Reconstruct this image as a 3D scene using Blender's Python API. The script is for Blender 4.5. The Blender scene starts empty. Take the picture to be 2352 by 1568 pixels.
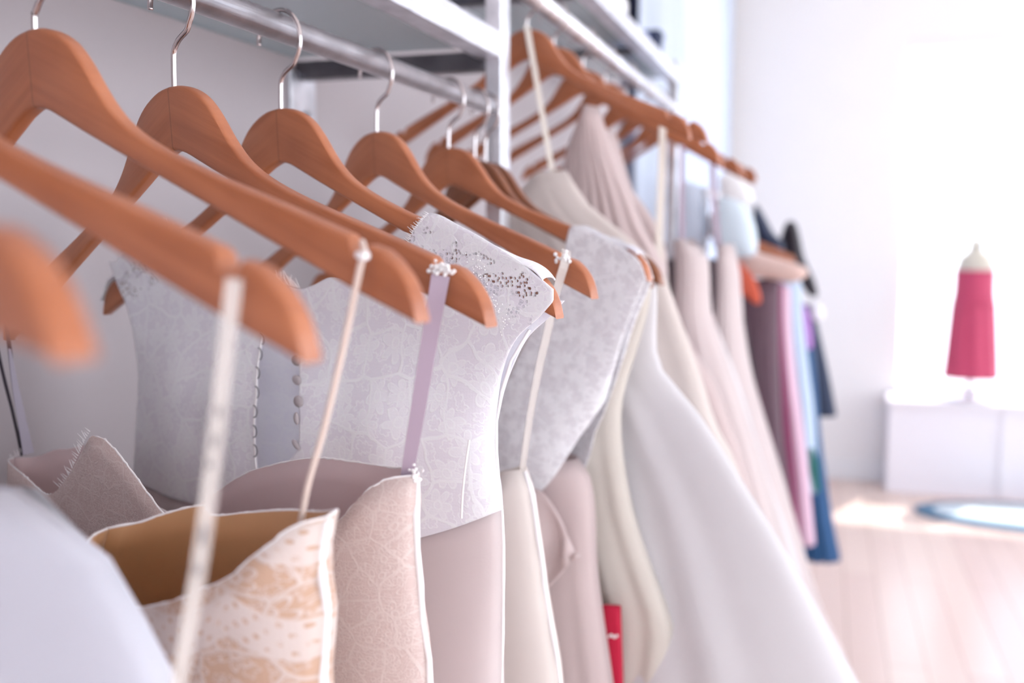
import bpy, math, random
from mathutils import Vector, Matrix
R_=math.radians
random.seed(7)
S=bpy.context.scene
COL=S.collection

# ---------------------------------------------------------------- camera
FP=2287.0; CX,CY=1176.0,784.0
yd=Vector((1895-CX,CY-530,FP)).normalized()
upv=Vector((0,FP,-(CY-530))).normalized()
xd=yd.cross(upv)
if xd.x<0: xd=-xd
CAM=Vector((0,0,1.4))
# rows of world->camera(right,up,forward)
def w2c(p):
    q=Vector(p)-CAM
    return Vector((xd.x*q.x+yd.x*q.y+upv.x*q.z, xd.y*q.x+yd.y*q.y+upv.y*q.z, xd.z*q.x+yd.z*q.y+upv.z*q.z))
def ray(u,v):
    c=Vector(((u-CX)/FP,(CY-v)/FP,1.0))
    return Vector((xd.dot(c),yd.dot(c),upv.dot(c)))
def atY(u,v,Y):
    d=ray(u,v); return CAM+d*(Y/d.y)
def atX(u,v,X):
    d=ray(u,v); return CAM+d*(X/d.x)
def atZ(u,v,Z):
    d=ray(u,v); return CAM+d*((Z-CAM.z)/d.z)
cd=bpy.data.cameras.new('camera'); cam=bpy.data.objects.new('camera',cd); COL.objects.link(cam)
right=Vector((xd.x,yd.x,upv.x)); cup=Vector((xd.y,yd.y,upv.y)); fwd=Vector((xd.z,yd.z,upv.z))
cam.matrix_world=Matrix(((right.x,cup.x,-fwd.x,CAM.x),(right.y,cup.y,-fwd.y,CAM.y),(right.z,cup.z,-fwd.z,CAM.z),(0,0,0,1)))
cd.sensor_width=36; cd.lens=FP/2352*36; cd.clip_start=0.01; cd.clip_end=200
cd.dof.use_dof=True; cd.dof.focus_distance=0.56; cd.dof.aperture_fstop=4.7
S.camera=cam
S.view_settings.view_transform='Standard'; S.view_settings.look='None'; S.view_settings.gamma=1
S.view_settings.use_curve_mapping=False
S.view_settings.exposure=-0.19

# ---------------------------------------------------------------- materials
def lin(c):
    return tuple(((x/255)/12.92 if x/255<=0.04045 else ((x/255+0.055)/1.055)**2.4) for x in c)+(1,)
class NT:
    def __init__(s,m): s.t=m.node_tree; s.n=s.t.nodes; s.l=s.t.links
    def add(s,t,**k):
        n=s.n.new(t)
        for a,b in k.items(): setattr(n,a,b)
        return n
    def put(s,sock,v):
        if v is None: return
        if hasattr(v,'is_output') : s.l.new(v,sock)
        else: sock.default_value=v
    def math(s,op,a,b=None,c=None,clamp=False):
        n=s.add('ShaderNodeMath',operation=op); n.use_clamp=clamp
        s.put(n.inputs[0],a); s.put(n.inputs[1],b); s.put(n.inputs[2],c)
        return n.outputs[0]
    def vmath(s,op,a,b=None,sc=None):
        n=s.add('ShaderNodeVectorMath',operation=op)
        s.put(n.inputs[0],a); s.put(n.inputs[1],b)
        if sc is not None: s.put(n.inputs['Scale'],sc)
        return n.outputs['Value'] if op in('LENGTH','DOT_PRODUCT','DISTANCE') else n.outputs[0]
    def sm(s,x,a,b):   # smoothstep a->b gives 0->1
        n=s.add('ShaderNodeMapRange',interpolation_type='SMOOTHSTEP')
        s.put(n.inputs[0],x); n.inputs[1].default_value=a; n.inputs[2].default_value=b
        return n.outputs[0]
    def mix(s,f,a,b):
        n=s.add('ShaderNodeMix',data_type='RGBA')
        s.put(n.inputs[0],f); s.put(n.inputs[6],a); s.put(n.inputs[7],b); return n.outputs[2]
def newmat(name):
    m=bpy.data.materials.new(name); m.use_nodes=True
    t=NT(m); b=t.n['Principled BSDF']; o=t.n['Material Output']
    return m,t,b,o
def plain(name,c,rough=.5,metal=0,noise=0,nscale=8,spec=.5):
    m,t,b,o=newmat(name); c=lin(c)
    b.inputs['Base Color'].default_value=c; b.inputs['Roughness'].default_value=rough; b.inputs['Metallic'].default_value=metal
    b.inputs['Specular IOR Level'].default_value=spec
    if noise:
        tc=t.add('ShaderNodeTexCoord'); n=t.add('ShaderNodeTexNoise'); n.inputs['Scale'].default_value=nscale; n.inputs['Detail'].default_value=4
        t.l.new(tc.outputs['Object'],n.inputs['Vector'])
        d=tuple(x*(1-noise) for x in c[:3])+(1,)
        t.l.new(t.mix(n.outputs[0],d,c),b.inputs['Base Color'])
        bp=t.add('ShaderNodeBump'); bp.inputs['Strength'].default_value=.08; bp.inputs['Distance'].default_value=.01
        t.l.new(n.outputs[0],bp.inputs['Height']); t.l.new(bp.outputs[0],b.inputs['Normal'])
    return m
def wood(name,c1,c2):
    m,t,b,o=newmat(name)
    tc=t.add('ShaderNodeTexCoord'); oi=t.add('ShaderNodeObjectInfo')
    rnd=t.math('MULTIPLY',oi.outputs['Random'],20.0)
    cmb=t.add('ShaderNodeCombineXYZ'); t.l.new(rnd,cmb.inputs[0]); t.l.new(rnd,cmb.inputs[2])
    v=t.vmath('ADD',tc.outputs['Object'],cmb.outputs[0])
    sep=t.add('ShaderNodeSeparateXYZ'); t.l.new(tc.outputs['Object'],sep.inputs[0])
    # grain runs down each arm: shear z by |x|*0.47
    ax=t.math('ABSOLUTE',sep.outputs[0]); zz=t.math('ADD',sep.outputs[2],t.math('MULTIPLY',ax,.48))
    c2v=t.add('ShaderNodeCombineXYZ')
    t.put(c2v.inputs[0],t.math('ADD',t.math('MULTIPLY',sep.outputs[0],10.),rnd)); t.put(c2v.inputs[1],t.math('MULTIPLY',sep.outputs[1],40.)); t.put(c2v.inputs[2],t.math('MULTIPLY',zz,160.))
    n=t.add('ShaderNodeTexNoise'); n.inputs['Scale'].default_value=1.; n.inputs['Detail'].default_value=5; n.inputs['Roughness'].default_value=.6
    t.l.new(c2v.outputs[0],n.inputs['Vector'])
    n2=t.add('ShaderNodeTexNoise'); n2.inputs['Scale'].default_value=14.; n2.inputs['Detail'].default_value=3; t.l.new(v,n2.inputs['Vector'])
    f=t.math('ADD',t.math('MULTIPLY',n.outputs[0],.55),t.math('MULTIPLY',n2.outputs[0],.6))
    f=t.sm(f,.35,.85)
    col=t.mix(f,lin(c2),lin(c1))
    # glued seam in the middle
    seam=t.sm(ax,.0009,.0002)
    col=t.mix(t.math('MULTIPLY',seam,.45),col,lin((110,62,38)))
    t.l.new(col,b.inputs['Base Color'])
    b.inputs['Roughness'].default_value=.38; b.inputs['Coat Weight'].default_value=.15; b.inputs['Coat Roughness'].default_value=.3
    bp=t.add('ShaderNodeBump'); bp.inputs['Strength'].default_value=.06; bp.inputs['Distance'].default_value=.002
    t.l.new(f,bp.inputs['Height']); t.l.new(bp.outputs[0],b.inputs['Normal'])
    return m
def steel(name,c=(175,172,176),rough=.25,axis=1):
    m,t,b,o=newmat(name)
    tc=t.add('ShaderNodeTexCoord'); mp=t.add('ShaderNodeMapping')
    sc=[900,900,900]; sc[axis]=12; mp.inputs['Scale'].default_value=sc
    t.l.new(tc.outputs['Object'],mp.inputs[0]); n=t.add('ShaderNodeTexNoise'); n.inputs['Scale'].default_value=1; t.l.new(mp.outputs[0],n.inputs['Vector'])
    n2=t.add('ShaderNodeTexNoise'); n2.inputs['Scale'].default_value=35; n2.inputs['Detail'].default_value=6; t.l.new(tc.outputs['Object'],n2.inputs['Vector'])
    c=lin(c); t.l.new(t.mix(t.sm(n2.outputs[0],.3,.75),tuple(x*.72 for x in c[:3])+(1,),c),b.inputs['Base Color'])
    b.inputs['Metallic'].default_value=1
    t.l.new(t.math('ADD',t.math('MULTIPLY',n.outputs[0],.12),rough-.06),b.inputs['Roughness'])
    return m
def cloth(name,c,trans=.25,rough=.75,kind=None,motif=None,scale=38.,sheer=0.,bump=.35,weave=True,sheen=.2,holes=False):
    """woven cloth; kind: None plain, 'lace' floral lace, 'cord' corded/curled lace, 'guip' scalloped bands"""
    m,t,b,o=newmat(name); base=lin(c); mot=lin(motif) if motif else base
    uv=t.add('ShaderNodeUVMap'); uv.uv_map='UVMap'
    U=uv.outputs[0]
    hgt=None; alpha=None; col=base
    nz=t.add('ShaderNodeTexNoise'); nz.inputs['Scale'].default_value=9; nz.inputs['Detail'].default_value=3; t.l.new(U,nz.inputs['Vector'])
    if kind:
        warp=t.add('ShaderNodeTexNoise'); warp.inputs['Scale'].default_value=scale*1.2; warp.inputs['Detail'].default_value=1; t.l.new(U,warp.inputs['Vector'])
        wv=t.vmath('SCALE',t.vmath('SUBTRACT',warp.outputs[1],(.5,.5,.5)),sc=.42/scale)
        P=t.vmath('ADD',U,wv)
        P=t.vmath('MULTIPLY',P,(1,1,0))
        def flower(scl,n,r0,amp,off):
            q=t.vmath('ADD',t.vmath('SCALE',P,sc=scl),off)
            vo=t.add('ShaderNodeTexVoronoi',voronoi_dimensions='2D'); vo.inputs['Scale'].default_value=1; vo.inputs['Randomness'].default_value=.75
            t.l.new(q,vo.inputs['Vector'])
            d=t.vmath('SUBTRACT',q,vo.outputs['Position'])
            sp=t.add('ShaderNodeSeparateXYZ'); t.l.new(d,sp.inputs[0])
            cs=t.add('ShaderNodeSeparateColor'); t.l.new(vo.outputs['Color'],cs.inputs[0])
            an=t.math('ADD',t.math('ARCTAN2',sp.outputs[1],sp.outputs[0]),t.math('MULTIPLY',cs.outputs[0],6.28))
            pet=t.math('ADD',t.math('MULTIPLY',t.math('ABSOLUTE',t.math('SINE',t.math('MULTIPLY',an,n/2))),amp),r0)
            r=vo.outputs['Distance']
            return r,pet
        r,pet=flower(scale,6,.16,.26,(0,0,0))
        diff=t.math('SUBTRACT',pet,r)
        fill=t.sm(diff,.0,.05)
        line=t.math('SUBTRACT',1.,t.sm(t.math('ABSOLUTE',diff),.02,.05))
        ring=t.math('SUBTRACT',1.,t.sm(t.math('ABSOLUTE',t.math('SUBTRACT',r,.11)),.02,.045))
        r2,pet2=flower(scale*2.3,5,.2,.16,(3.3,1.7,0))
        d2=t.math('SUBTRACT',pet2,r2); line2=t.math('SUBTRACT',1.,t.sm(t.math('ABSOLUTE',d2),.03,.08))
        ve=t.add('ShaderNodeTexVoronoi',voronoi_dimensions='2D',feature='DISTANCE_TO_EDGE'); ve.inputs['Scale'].default_value=scale*.8; t.l.new(P,ve.inputs['Vector'])
        vine=t.math('SUBTRACT',1.,t.sm(ve.outputs[0],.02,.05))
        outl=t.math('MAXIMUM',t.math('MAXIMUM',line,ring),t.math('MAXIMUM',vine,t.math('MULTIPLY',line2,.7)))
        net=t.add('ShaderNodeTexVoronoi',voronoi_dimensions='2D',feature='DISTANCE_TO_EDGE'); net.inputs['Scale'].default_value=520; net.inputs['Randomness'].default_value=.25; t.l.new(U,net.inputs['Vector'])
        netl=t.math('SUBTRACT',1.,t.sm(net.outputs[0],.1,.2))
        f=t.math('MAXIMUM',t.math('MULTIPLY',fill,.55),outl)
        if kind=='cord':
            wa=t.add('ShaderNodeTexNoise'); wa.inputs['Scale'].default_value=scale*1.6; wa.inputs['Detail'].default_value=0; t.l.new(U,wa.inputs['Vector'])
            cur=t.math('ABSOLUTE',t.math('SINE',t.math('MULTIPLY',wa.outputs[0],42.)))
            cur=t.math('SUBTRACT',1.,t.sm(cur,.12,.4))
            f=t.math('MAXIMUM',t.math('MULTIPLY',cur,.8),t.math('MULTIPLY',outl,.8))
        if kind=='guip':
            sp=t.add('ShaderNodeSeparateXYZ'); t.l.new(U,sp.inputs[0])
            x,y=sp.outputs[0],sp.outputs[1]
            sc_=t.math('MULTIPLY',t.math('ABSOLUTE',t.math('SINE',t.math('MULTIPLY',x,62.))),.012)
            yy=t.math('ADD',y,sc_)
            fr=t.math('FRACT',t.math('MULTIPLY',yy,26.))
            band=t.math('MULTIPLY',t.sm(fr,.45,.5),t.math('SUBTRACT',1.,t.sm(fr,.92,.97)))
            dots=t.math('MULTIPLY',t.math('SINE',t.math('MULTIPLY',x,900.)),t.math('SINE',t.math('MULTIPLY',yy,820.)))
            dots=t.sm(dots,.55,.75)
            band=t.math('MULTIPLY',band,t.math('SUBTRACT',1.,dots))
            f=t.math('MAXIMUM',band,t.math('MULTIPLY',outl,.85))
        hgt=t.math('ADD',t.math('MULTIPLY',f,1.),t.math('MULTIPLY',netl,.12))
        col=t.mix(f,base,mot)
        if sheer:
            a=t.math('MAXIMUM',t.math('MAXIMUM',fill,outl),t.math('MULTIPLY',netl,1.))
            a=t.math('ADD',t.math('MULTIPLY',a,sheer),1-sheer)
            alpha=a
    col=t.mix(t.math('MULTIPLY',t.sm(nz.outputs[0],.3,.7),.25),col,tuple(x*.93 for x in base[:3])+(1,))
    t.l.new(col,b.inputs['Base Color'])
    b.inputs['Roughness'].default_value=rough; b.inputs['Sheen Weight'].default_value=sheen; b.inputs['Specular IOR Level'].default_value=.25
    if weave:
        wn=t.add('ShaderNodeTexNoise'); wn.inputs['Scale'].default_value=700; wn.inputs['Detail'].default_value=2; t.l.new(U,wn.inputs['Vector'])
        h2=t.math('MULTIPLY',wn.outputs[0],.35)
        hgt=t.math('ADD',hgt,h2) if hgt is not None else h2
    bp=t.add('ShaderNodeBump'); bp.inputs['Strength'].default_value=bump; bp.inputs['Distance'].default_value=.0015
    if hgt is not None: t.l.new(hgt,bp.inputs['Height']); t.l.new(bp.outputs[0],b.inputs['Normal'])
    tr=t.add('ShaderNodeBsdfTranslucent'); t.l.new(col,tr.inputs[0])
    if hgt is not None: t.l.new(bp.outputs[0],tr.inputs['Normal'])
    mx=t.add('ShaderNodeMixShader'); mx.inputs[0].default_value=trans
    t.l.new(b.outputs[0],mx.inputs[1]); t.l.new(tr.outputs[0],mx.inputs[2]); out=mx.outputs[0]
    if holes:
        at=t.add('ShaderNodeAttribute'); at.attribute_name='holes'
        hv=t.add('ShaderNodeTexVoronoi',voronoi_dimensions='2D'); hv.inputs['Scale'].default_value=390; hv.inputs['Randomness'].default_value=.7; t.l.new(U,hv.inputs['Vector'])
        pn=t.add('ShaderNodeTexNoise'); pn.inputs['Scale'].default_value=75; pn.inputs['Detail'].default_value=1; t.l.new(U,pn.inputs['Vector'])
        dot=t.math('SUBTRACT',1.,t.sm(hv.outputs['Distance'],.28,.42)); patch=t.sm(pn.outputs[0],.50,.56)
        alpha=t.math('SUBTRACT',1.,t.math('MULTIPLY',t.math('MULTIPLY',dot,patch),t.math('MULTIPLY',at.outputs['Fac'],.95)))
    if alpha is not None:
        tp=t.add('ShaderNodeBsdfTransparent'); m2=t.add('ShaderNodeMixShader'); t.l.new(alpha,m2.inputs[0])
        t.l.new(tp.outputs[0],m2.inputs[1]); t.l.new(out,m2.inputs[2]); out=m2.outputs[0]
    t.l.new(out,o.inputs['Surface'])
    return m
def sheerm(name,c,a):
    m,t,b,o=newmat(name); b.inputs['Base Color'].default_value=lin(c); b.inputs['Roughness'].default_value=.35
    b.inputs['Alpha'].default_value=a
    return m
def glassm(name,c,a):
    m,t,b,o=newmat(name)
    g=t.add('ShaderNodeBsdfGlossy'); g.inputs['Roughness'].default_value=.03
    tp=t.add('ShaderNodeBsdfTransparent'); tp.inputs[0].default_value=lin(c)
    fr=t.add('ShaderNodeFresnel'); fr.inputs[0].default_value=1.45
    mx=t.add('ShaderNodeMixShader'); t.l.new(t.math('MULTIPLY',fr.outputs[0],a),mx.inputs[0]); t.l.new(tp.outputs[0],mx.inputs[1]); t.l.new(g.outputs[0],mx.inputs[2])
    t.l.new(mx.outputs[0],o.inputs['Surface']); return m

M={}
M['wood']=wood('hanger_wood',(188,116,78),(156,88,54))
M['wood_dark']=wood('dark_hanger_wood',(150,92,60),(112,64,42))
M['steel']=steel('brushed_steel',(222,218,222),.3)
M['steelx']=steel('brushed_steel_cross',(120,118,124),.35,0)
M['steelz']=steel('brushed_steel_post',(238,238,244),.38,2)
M['wire']=plain('hook_wire',(205,196,196),.16,1)
M['wall']=plain('shaded_wall_plaster',(186,176,179),.9,0,.04,5)  # greyer plaster carries the shelf's shade on the near left wall
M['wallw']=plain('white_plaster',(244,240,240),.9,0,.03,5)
M['ceil']=plain('ceiling_paint',(245,244,244),.95)
M['trim']=plain('trim_paint',(240,238,240),.6)
M['glass_shelf']=sheerm('frosted_shelf_glass',(168,184,190),.55)
M['pane']=glassm('window_glass',(250,253,255),.5)
M['ivory']=cloth('ivory_satin',(240,228,222),.3,.5,bump=.1)
M['white']=cloth('white_chiffon',(244,240,242),.35,.8,bump=.15)
M['blush']=cloth('blush_satin',(226,206,204),.3,.45,bump=.1)
M['cream']=cloth('cream_silk',(240,231,222),.3,.5,bump=.1)
M['pinkw']=cloth('pinkish_chiffon',(236,222,221),.35,.6,bump=.1)
M['lav']=cloth('lavender_white_satin',(222,220,230),.15,.6,bump=.05)
M['lace']=cloth('white_floral_lace',(244,239,246),.15,.7,'lace',(254,253,255),42,.0,.2,holes=True)
M['lace_in']=cloth('white_lace_reverse',(248,246,252),.5,.7,'lace',(253,252,255),60,.0,.12)
M['lace_sheer']=cloth('sheer_white_lace',(248,243,247),.2,.7,'lace',(254,252,254),60,.35,.15)
M['lace_cap']=cloth('sheer_cap_lace',(236,222,222),.3,.7,'lace',(250,245,246),60,.85,.3)
M['lace_cord']=cloth('corded_blush_lace',(226,202,196),.15,.7,'cord',(240,222,216),70,.0,.3)
M['lace_cream']=cloth('embroidered_cream_lace',(206,184,176),.3,.7,'cord',(232,216,208),55,.0,1.)
M['guip']=cloth('tan_backed_guipure',(208,170,146),.15,.7,'guip',(228,212,206),60,.0,.3)
M['tan']=cloth('tan_lining',(214,160,114),.15,.5,bump=.05)
M['mauve']=cloth('mauve_lining',(230,204,204),.15,.35,bump=.05)
M['ribbon']=cloth('mauve_satin_ribbon',(186,166,182),.2,.35,bump=.05)
M['black']=cloth('black_satin_ribbon',(52,44,54),.0,.3,bump=.05)
M['grey_r']=cloth('grey_satin_ribbon',(170,160,172),.1,.35,bump=.05)
M['cordm']=cloth('cream_cord',(236,214,202),.1,.6,bump=.1)
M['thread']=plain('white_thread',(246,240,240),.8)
M['elastic']=sheerm('clear_elastic',(232,222,216),.5)
M['mark']=plain('grey_print',(120,116,120),.6)
M['button']=plain('grey_covered_button',(176,166,168),.6)
M['bead']=plain('pearl_bead',(248,244,244),.2)
M['floor']=None

# ---------------------------------------------------------------- object helpers
def link(o,parent=None):
    COL.objects.link(o)
    if parent is not None: o.parent=parent
    return o
def mesh(name,vs,fs,mat=None,parent=None,uv=None,smooth=True,mats=None):
    me=bpy.data.meshes.new(name); me.from_pydata([tuple(v) for v in vs],[],fs)
    if uv is not None:
        l=me.uv_layers.new(name='UVMap')
        for lp in me.loops: l.data[lp.index].uv=uv[lp.vertex_index]
    for mm in (mats or [mat]): 
        if mm: me.materials.append(mm)
    if smooth:
        for p in me.polygons: p.use_smooth=True
    me.update()
    o=bpy.data.objects.new(name,me); link(o,parent); return o
def empty(name,loc,rot=None):
    o=bpy.data.objects.new(name,None); o.empty_display_size=.05; COL.objects.link(o)
    o.location=loc
    if rot is not None: o.rotation_euler=rot
    return o
def tag(o,label=None,cat=None,group=None,kind=None):
    if label: o['label']=label
    if cat: o['category']=cat
    if group: o['group']=group
    if kind: o['kind']=kind
    return o
def place(o,root_mw):    # put world-space mesh under a root empty keeping coordinates
    pass
def boxd(x0,x1,y0,y1,z0,z1):
    vs=[(x,y,z) for x in(x0,x1) for y in(y0,y1) for z in(z0,z1)]
    fs=[(0,1,3,2),(4,6,7,5),(0,4,5,1),(2,3,7,6),(0,2,6,4),(1,5,7,3)]
    return vs,fs
def box(name,x0,x1,y0,y1,z0,z1,mat,parent=None,bevel=0,seg=2):
    vs,fs=boxd(x0,x1,y0,y1,z0,z1)
    o=mesh(name,vs,fs,mat,parent,smooth=False)
    if bevel:
        b=o.modifiers.new('bevel','BEVEL'); b.width=bevel; b.segments=seg
    return o
def tube_data(pts,r,n=10,closed=False,cap=True):
    pts=[Vector(p) for p in pts]; vs=[];fs=[]
    N=len(pts); up=None
    for i,p in enumerate(pts):
        a=pts[i-1] if (i>0 or closed) else pts[i]; b=pts[(i+1)%N] if (i<N-1 or closed) else pts[i]
        t=(b-a).normalized()
        if up is None:
            up=t.orthogonal().normalized()
        up=(up-t*up.dot(t)).normalized(); s=t.cross(up)
        rr=r[i] if isinstance(r,(list,tuple)) else r
        for k in range(n):
            an=2*math.pi*k/n; vs.append(p+(up*math.cos(an)+s*math.sin(an))*rr)
    for i in range(N if closed else N-1):
        for k in range(n):
            a=i*n+k; b=i*n+(k+1)%n; c=((i+1)%N)*n+(k+1)%n; d=((i+1)%N)*n+k
            fs.append((a,b,c,d))
    if cap and not closed:
        fs.append(tuple(range(n))[::-1]); fs.append(tuple((N-1)*n+k for k in range(n)))
    return vs,fs
def merge(parts):
    vs=[];fs=[]
    for v,f in parts:
        o=len(vs); vs+=list(v); fs+=[tuple(i+o for i in q) for q in f]
    return vs,fs
def catmull(pts,n=8,closed=False):
    pts=[Vector(p) for p in pts]; out=[]
    N=len(pts)
    for i in range(N if closed else N-1):
        p0=pts[(i-1)%N] if (i>0 or closed) else pts[0]; p1=pts[i]; p2=pts[(i+1)%N]
        p3=pts[(i+2)%N] if (i+2<N or closed) else pts[-1]
        for k in range(n):
            t=k/n
            out.append(.5*((2*p1)+(p2-p0)*t+(2*p0-5*p1+4*p2-p3)*t*t+(3*p1-p0-3*p2+p3)*t**3))
    if not closed: out.append(pts[-1])
    return out
def interp(tab,x):
    # tab sorted by key ascending
    if x<=tab[0][0]: return tab[0][1]
    if x>=tab[-1][0]: return tab[-1][1]
    for i in range(len(tab)-1):
        a,b=tab[i],tab[i+1]
        if a[0]<=x<=b[0]:
            t=(x-a[0])/max(1e-9,b[0]-a[0])
            # monotone-ish smoothing by catmull in value
            p0=tab[i-1][1] if i>0 else a[1]; p3=tab[i+2][1] if i+2<len(tab) else b[1]
            x0=tab[i-1][0] if i>0 else a[0]; x3=tab[i+2][0] if i+2<len(tab) else b[0]
            h=b[0]-a[0]
            m1=(b[1]-p0)/max(1e-6,(b[0]-x0)); m2=(p3-a[1])/max(1e-6,(x3-a[0]))
            d=(b[1]-a[1])/h if h>1e-9 else 0
            lim=3*abs(d); m1=max(-lim,min(lim,m1)); m2=max(-lim,min(lim,m2))
            t2=t*t;t3=t2*t
            return (2*t3-3*t2+1)*a[1]+(t3-2*t2+t)*h*m1+(-2*t3+3*t2)*b[1]+(t3-t2)*h*m2
    return tab[-1][1]

# ---------------------------------------------------------------- hanger frames
XR=-.357; W_=.22; DR=.141
class Frame:
    def __init__(s,A,yaw,tilt=0):
        s.A=Vector(A); s.yaw=R_(yaw); s.tilt=R_(tilt)
        ex=Vector((math.cos(s.yaw),-math.sin(s.yaw),0)); s.Y=Vector((math.sin(s.yaw),math.cos(s.yaw),0)); ez=Vector((0,0,1))
        s.X=ex*math.cos(s.tilt)-ez*math.sin(s.tilt); s.Z=ez*math.cos(s.tilt)+ex*math.sin(s.tilt)
        s.ex=ex
    def mw(s):
        return Matrix(((s.X.x,s.Y.x,s.Z.x,s.A.x),(s.X.y,s.Y.y,s.Z.y,s.A.y),(s.X.z,s.Y.z,s.Z.z,s.A.z),(0,0,0,1)))
    def hp(s,u,v,off=0,tilted=False):
        """photo point -> (x,z) in the vertical plane of this hanger, metres"""
        d=ray(u,v); n=s.Y; t=n.dot(s.A+n*off-CAM)/n.dot(d); p=CAM+d*t-s.A
        if tilted: return p.dot(s.X),p.dot(s.Z)
        return p.dot(s.ex),p.z
    def vert(s):   # untilted frame used by the cloth
        return Frame(s.A,math.degrees(s.yaw),0)
def project(p):
    c=w2c(p); return CX+FP*c.x/c.z, CY-FP*c.y/c.z
def solve(A,R,L=None,w=W_):
    best=(1e9,0,0)
    for yi in range(-30,56):
        for ti in range(-28,29):
            F=Frame(A,yi,ti*.5)
            r=project(F.A+F.X*w-F.Z*DR); e=math.hypot(r[0]-R[0],r[1]-R[1])
            if L:
                l=project(F.A-F.X*w-F.Z*DR); e+=math.hypot(l[0]-L[0],l[1]-L[1])
            if e<best[0]: best=(e,yi,ti*.5)
    print('SOLVE',[round(q,2) for q in best],tuple(round(q,3) for q in A))
    return Frame(A,best[1],best[2])
FR={}
FR['h1']=solve(atX(80,70,XR),(968,738))
FR['h2']=solve(atX(400,200,XR),(1125,752))
FR['h3']=solve(atX(645,250,XR),(1250,712),(243,720),.222)
FR['h4']=solve(atX(865,303,XR),(1362,685))
FR['h5']=solve(atX(1030,340,XR),(1495,645))
FR['hm1']=solve(Vector((XR,.290,1.492)),(705,825))
FR['hm2']=solve(Vector((XR,.215,1.462)),(165,705))
FR['h6']=Frame(Vector((XR,1.010,1.474)),26,-4)
FR['h7']=Frame(Vector((XR,1.045,1.474)),24,-4)
RAIL_A=atX(510,12,XR); RAIL_B=atX(1150,262,XR)
print('rail',RAIL_A,RAIL_B)
RZ=(RAIL_A.z+RAIL_B.z)/2+.002; RR=.0092
# ---------------------------------------------------------------- the coat hanger
TOP=[(0,0),(.011,-.0012),(.022,-.0055),(.031,-.012),(.039,-.0215),(.048,-.0345),(.058,-.046),(.070,-.0555),(.088,-.0655),(.115,-.0775),(.145,-.0895),(.172,-.1005),(.190,-.108)]
NOTCH=[(.1915,-.1095),(.1925,-.1145),(.195,-.1165),(.1985,-.1155),(.2005,-.1125)]
TIP=[(.206,-.1145),(.2115,-.119),(.2165,-.1255),(.2195,-.133),(.2205,-.1395),(.2195,-.1412)]
BOT=[(.19,-.128),(.13,-.0985),(.075,-.0715),(.035,-.0515),(.012,-.0395),(.004,-.0365)]
TH=.0043
def make_body(name,mat):
    """wooden arms lofted as a rounded bar from tip to tip"""
    top=[(p.x,p.y) for p in catmull([Vector((x,z,0)) for x,z in TOP],3)]+NOTCH+[(p.x,p.y) for p in catmull([Vector((x,z,0)) for x,z in TIP[:-1]],3)]
    bot=sorted([(0,-.0362)]+BOT+[(.2195,-.1414),(.2206,-.1418)])
    bot=sorted(set(bot))
    st=[]
    for x,z in top:
        zb=bot[0][1]
        for i in range(len(bot)-1):
            if bot[i][0]<=x<=bot[i+1][0]: zb=bot[i][1]+(bot[i+1][1]-bot[i][1])*(x-bot[i][0])/(bot[i+1][0]-bot[i][0])
            elif x>bot[-1][0]: zb=bot[-1][1]
        st.append((x,z,min(zb,z-.0012)))
    st=[(-x,a,b) for x,a,b in st[::-1] if x>1e-6]+st
    vs=[];fs=[];K=0
    for x,zt,zb in st:
        h=zt-zb; r=min(.0024,h*.45); ring=[]
        for (cy,cz,a0) in ((TH-r,zt-r,0),(-TH+r,zt-r,90),(-TH+r,zb+r,180),(TH-r,zb+r,270)):
            for q in (0,30,60,90):
                an=R_(a0+q); ring.append((x,cy+r*math.cos(an),cz+r*math.sin(an)))
        K=len(ring); vs+=ring
    for i in range(len(st)-1):
        for k in range(K):
            fs.append((i*K+k,(i+1)*K+k,(i+1)*K+(k+1)%K,i*K+(k+1)%K))
    fs.append(tuple(range(K))); fs.append(tuple((len(st)-1)*K+k for k in range(K))[::-1])
    me=bpy.data.meshes.new(name); me.from_pydata(vs,[],fs); me.materials.append(mat)
    for p in me.polygons: p.use_smooth=True
    me.update()
    try: me.set_sharp_from_angle(angle=R_(35))
    except Exception: pass
    return me
BODY=make_body('wooden_body',M['wood']); BODYD=make_body('dark_wooden_body',M['wood_dark'])
HK={}
def hook_mesh(dz,base=0):
    key=round(dz,3)
    if key in HK: return HK[key]
    # dz: rail centre height above the apex
    cz=dz-.0098+.0212-.0017+.0008-.009+.0005
    cz=dz+RR+.0017+.0004-.0205      # loop centre so that the wire rests on the rail
    r=.0205; pts=[(0,0,-.02),(0,0,0),(0.0003,0,.4*(cz-.016)),(0.0012,0,cz-.026)]
    pts+=[(.006,0,cz-.0205),(.0135,0,cz-.0165)]
    for a in range(-38,186,11):
        pts.append((r*math.cos(R_(a)),0,cz+r*math.sin(R_(a))))
    pts=catmull(pts,3)
    v,f=tube_data(pts,.0016,10)
    me=bpy.data.meshes.new('hook'); me.from_pydata([tuple(q) for q in v],[],f); me.materials.append(M['wire'])
    for p in me.polygons: p.use_smooth=True
    HK[key]=me; return me
def hanger(F,label,group,railz=None,dark=False,hookyaw=0):
    root=bpy.data.objects.new('coat_hanger',None); root.empty_display_size=.05; COL.objects.link(root)
    root.matrix_world=F.mw()
    tag(root,label,'coat hanger',group)
    b=bpy.data.objects.new('hanger_body',BODYD if dark else BODY); link(b,root)
    dz=(RZ if railz is None else railz)-F.A.z
    h=bpy.data.objects.new('hook',hook_mesh(dz)); link(h,root)
    # hook stays upright although the wood hangs askew
    h.matrix_local=F.mw().inverted()@F.vert().mw()
    return root

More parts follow.
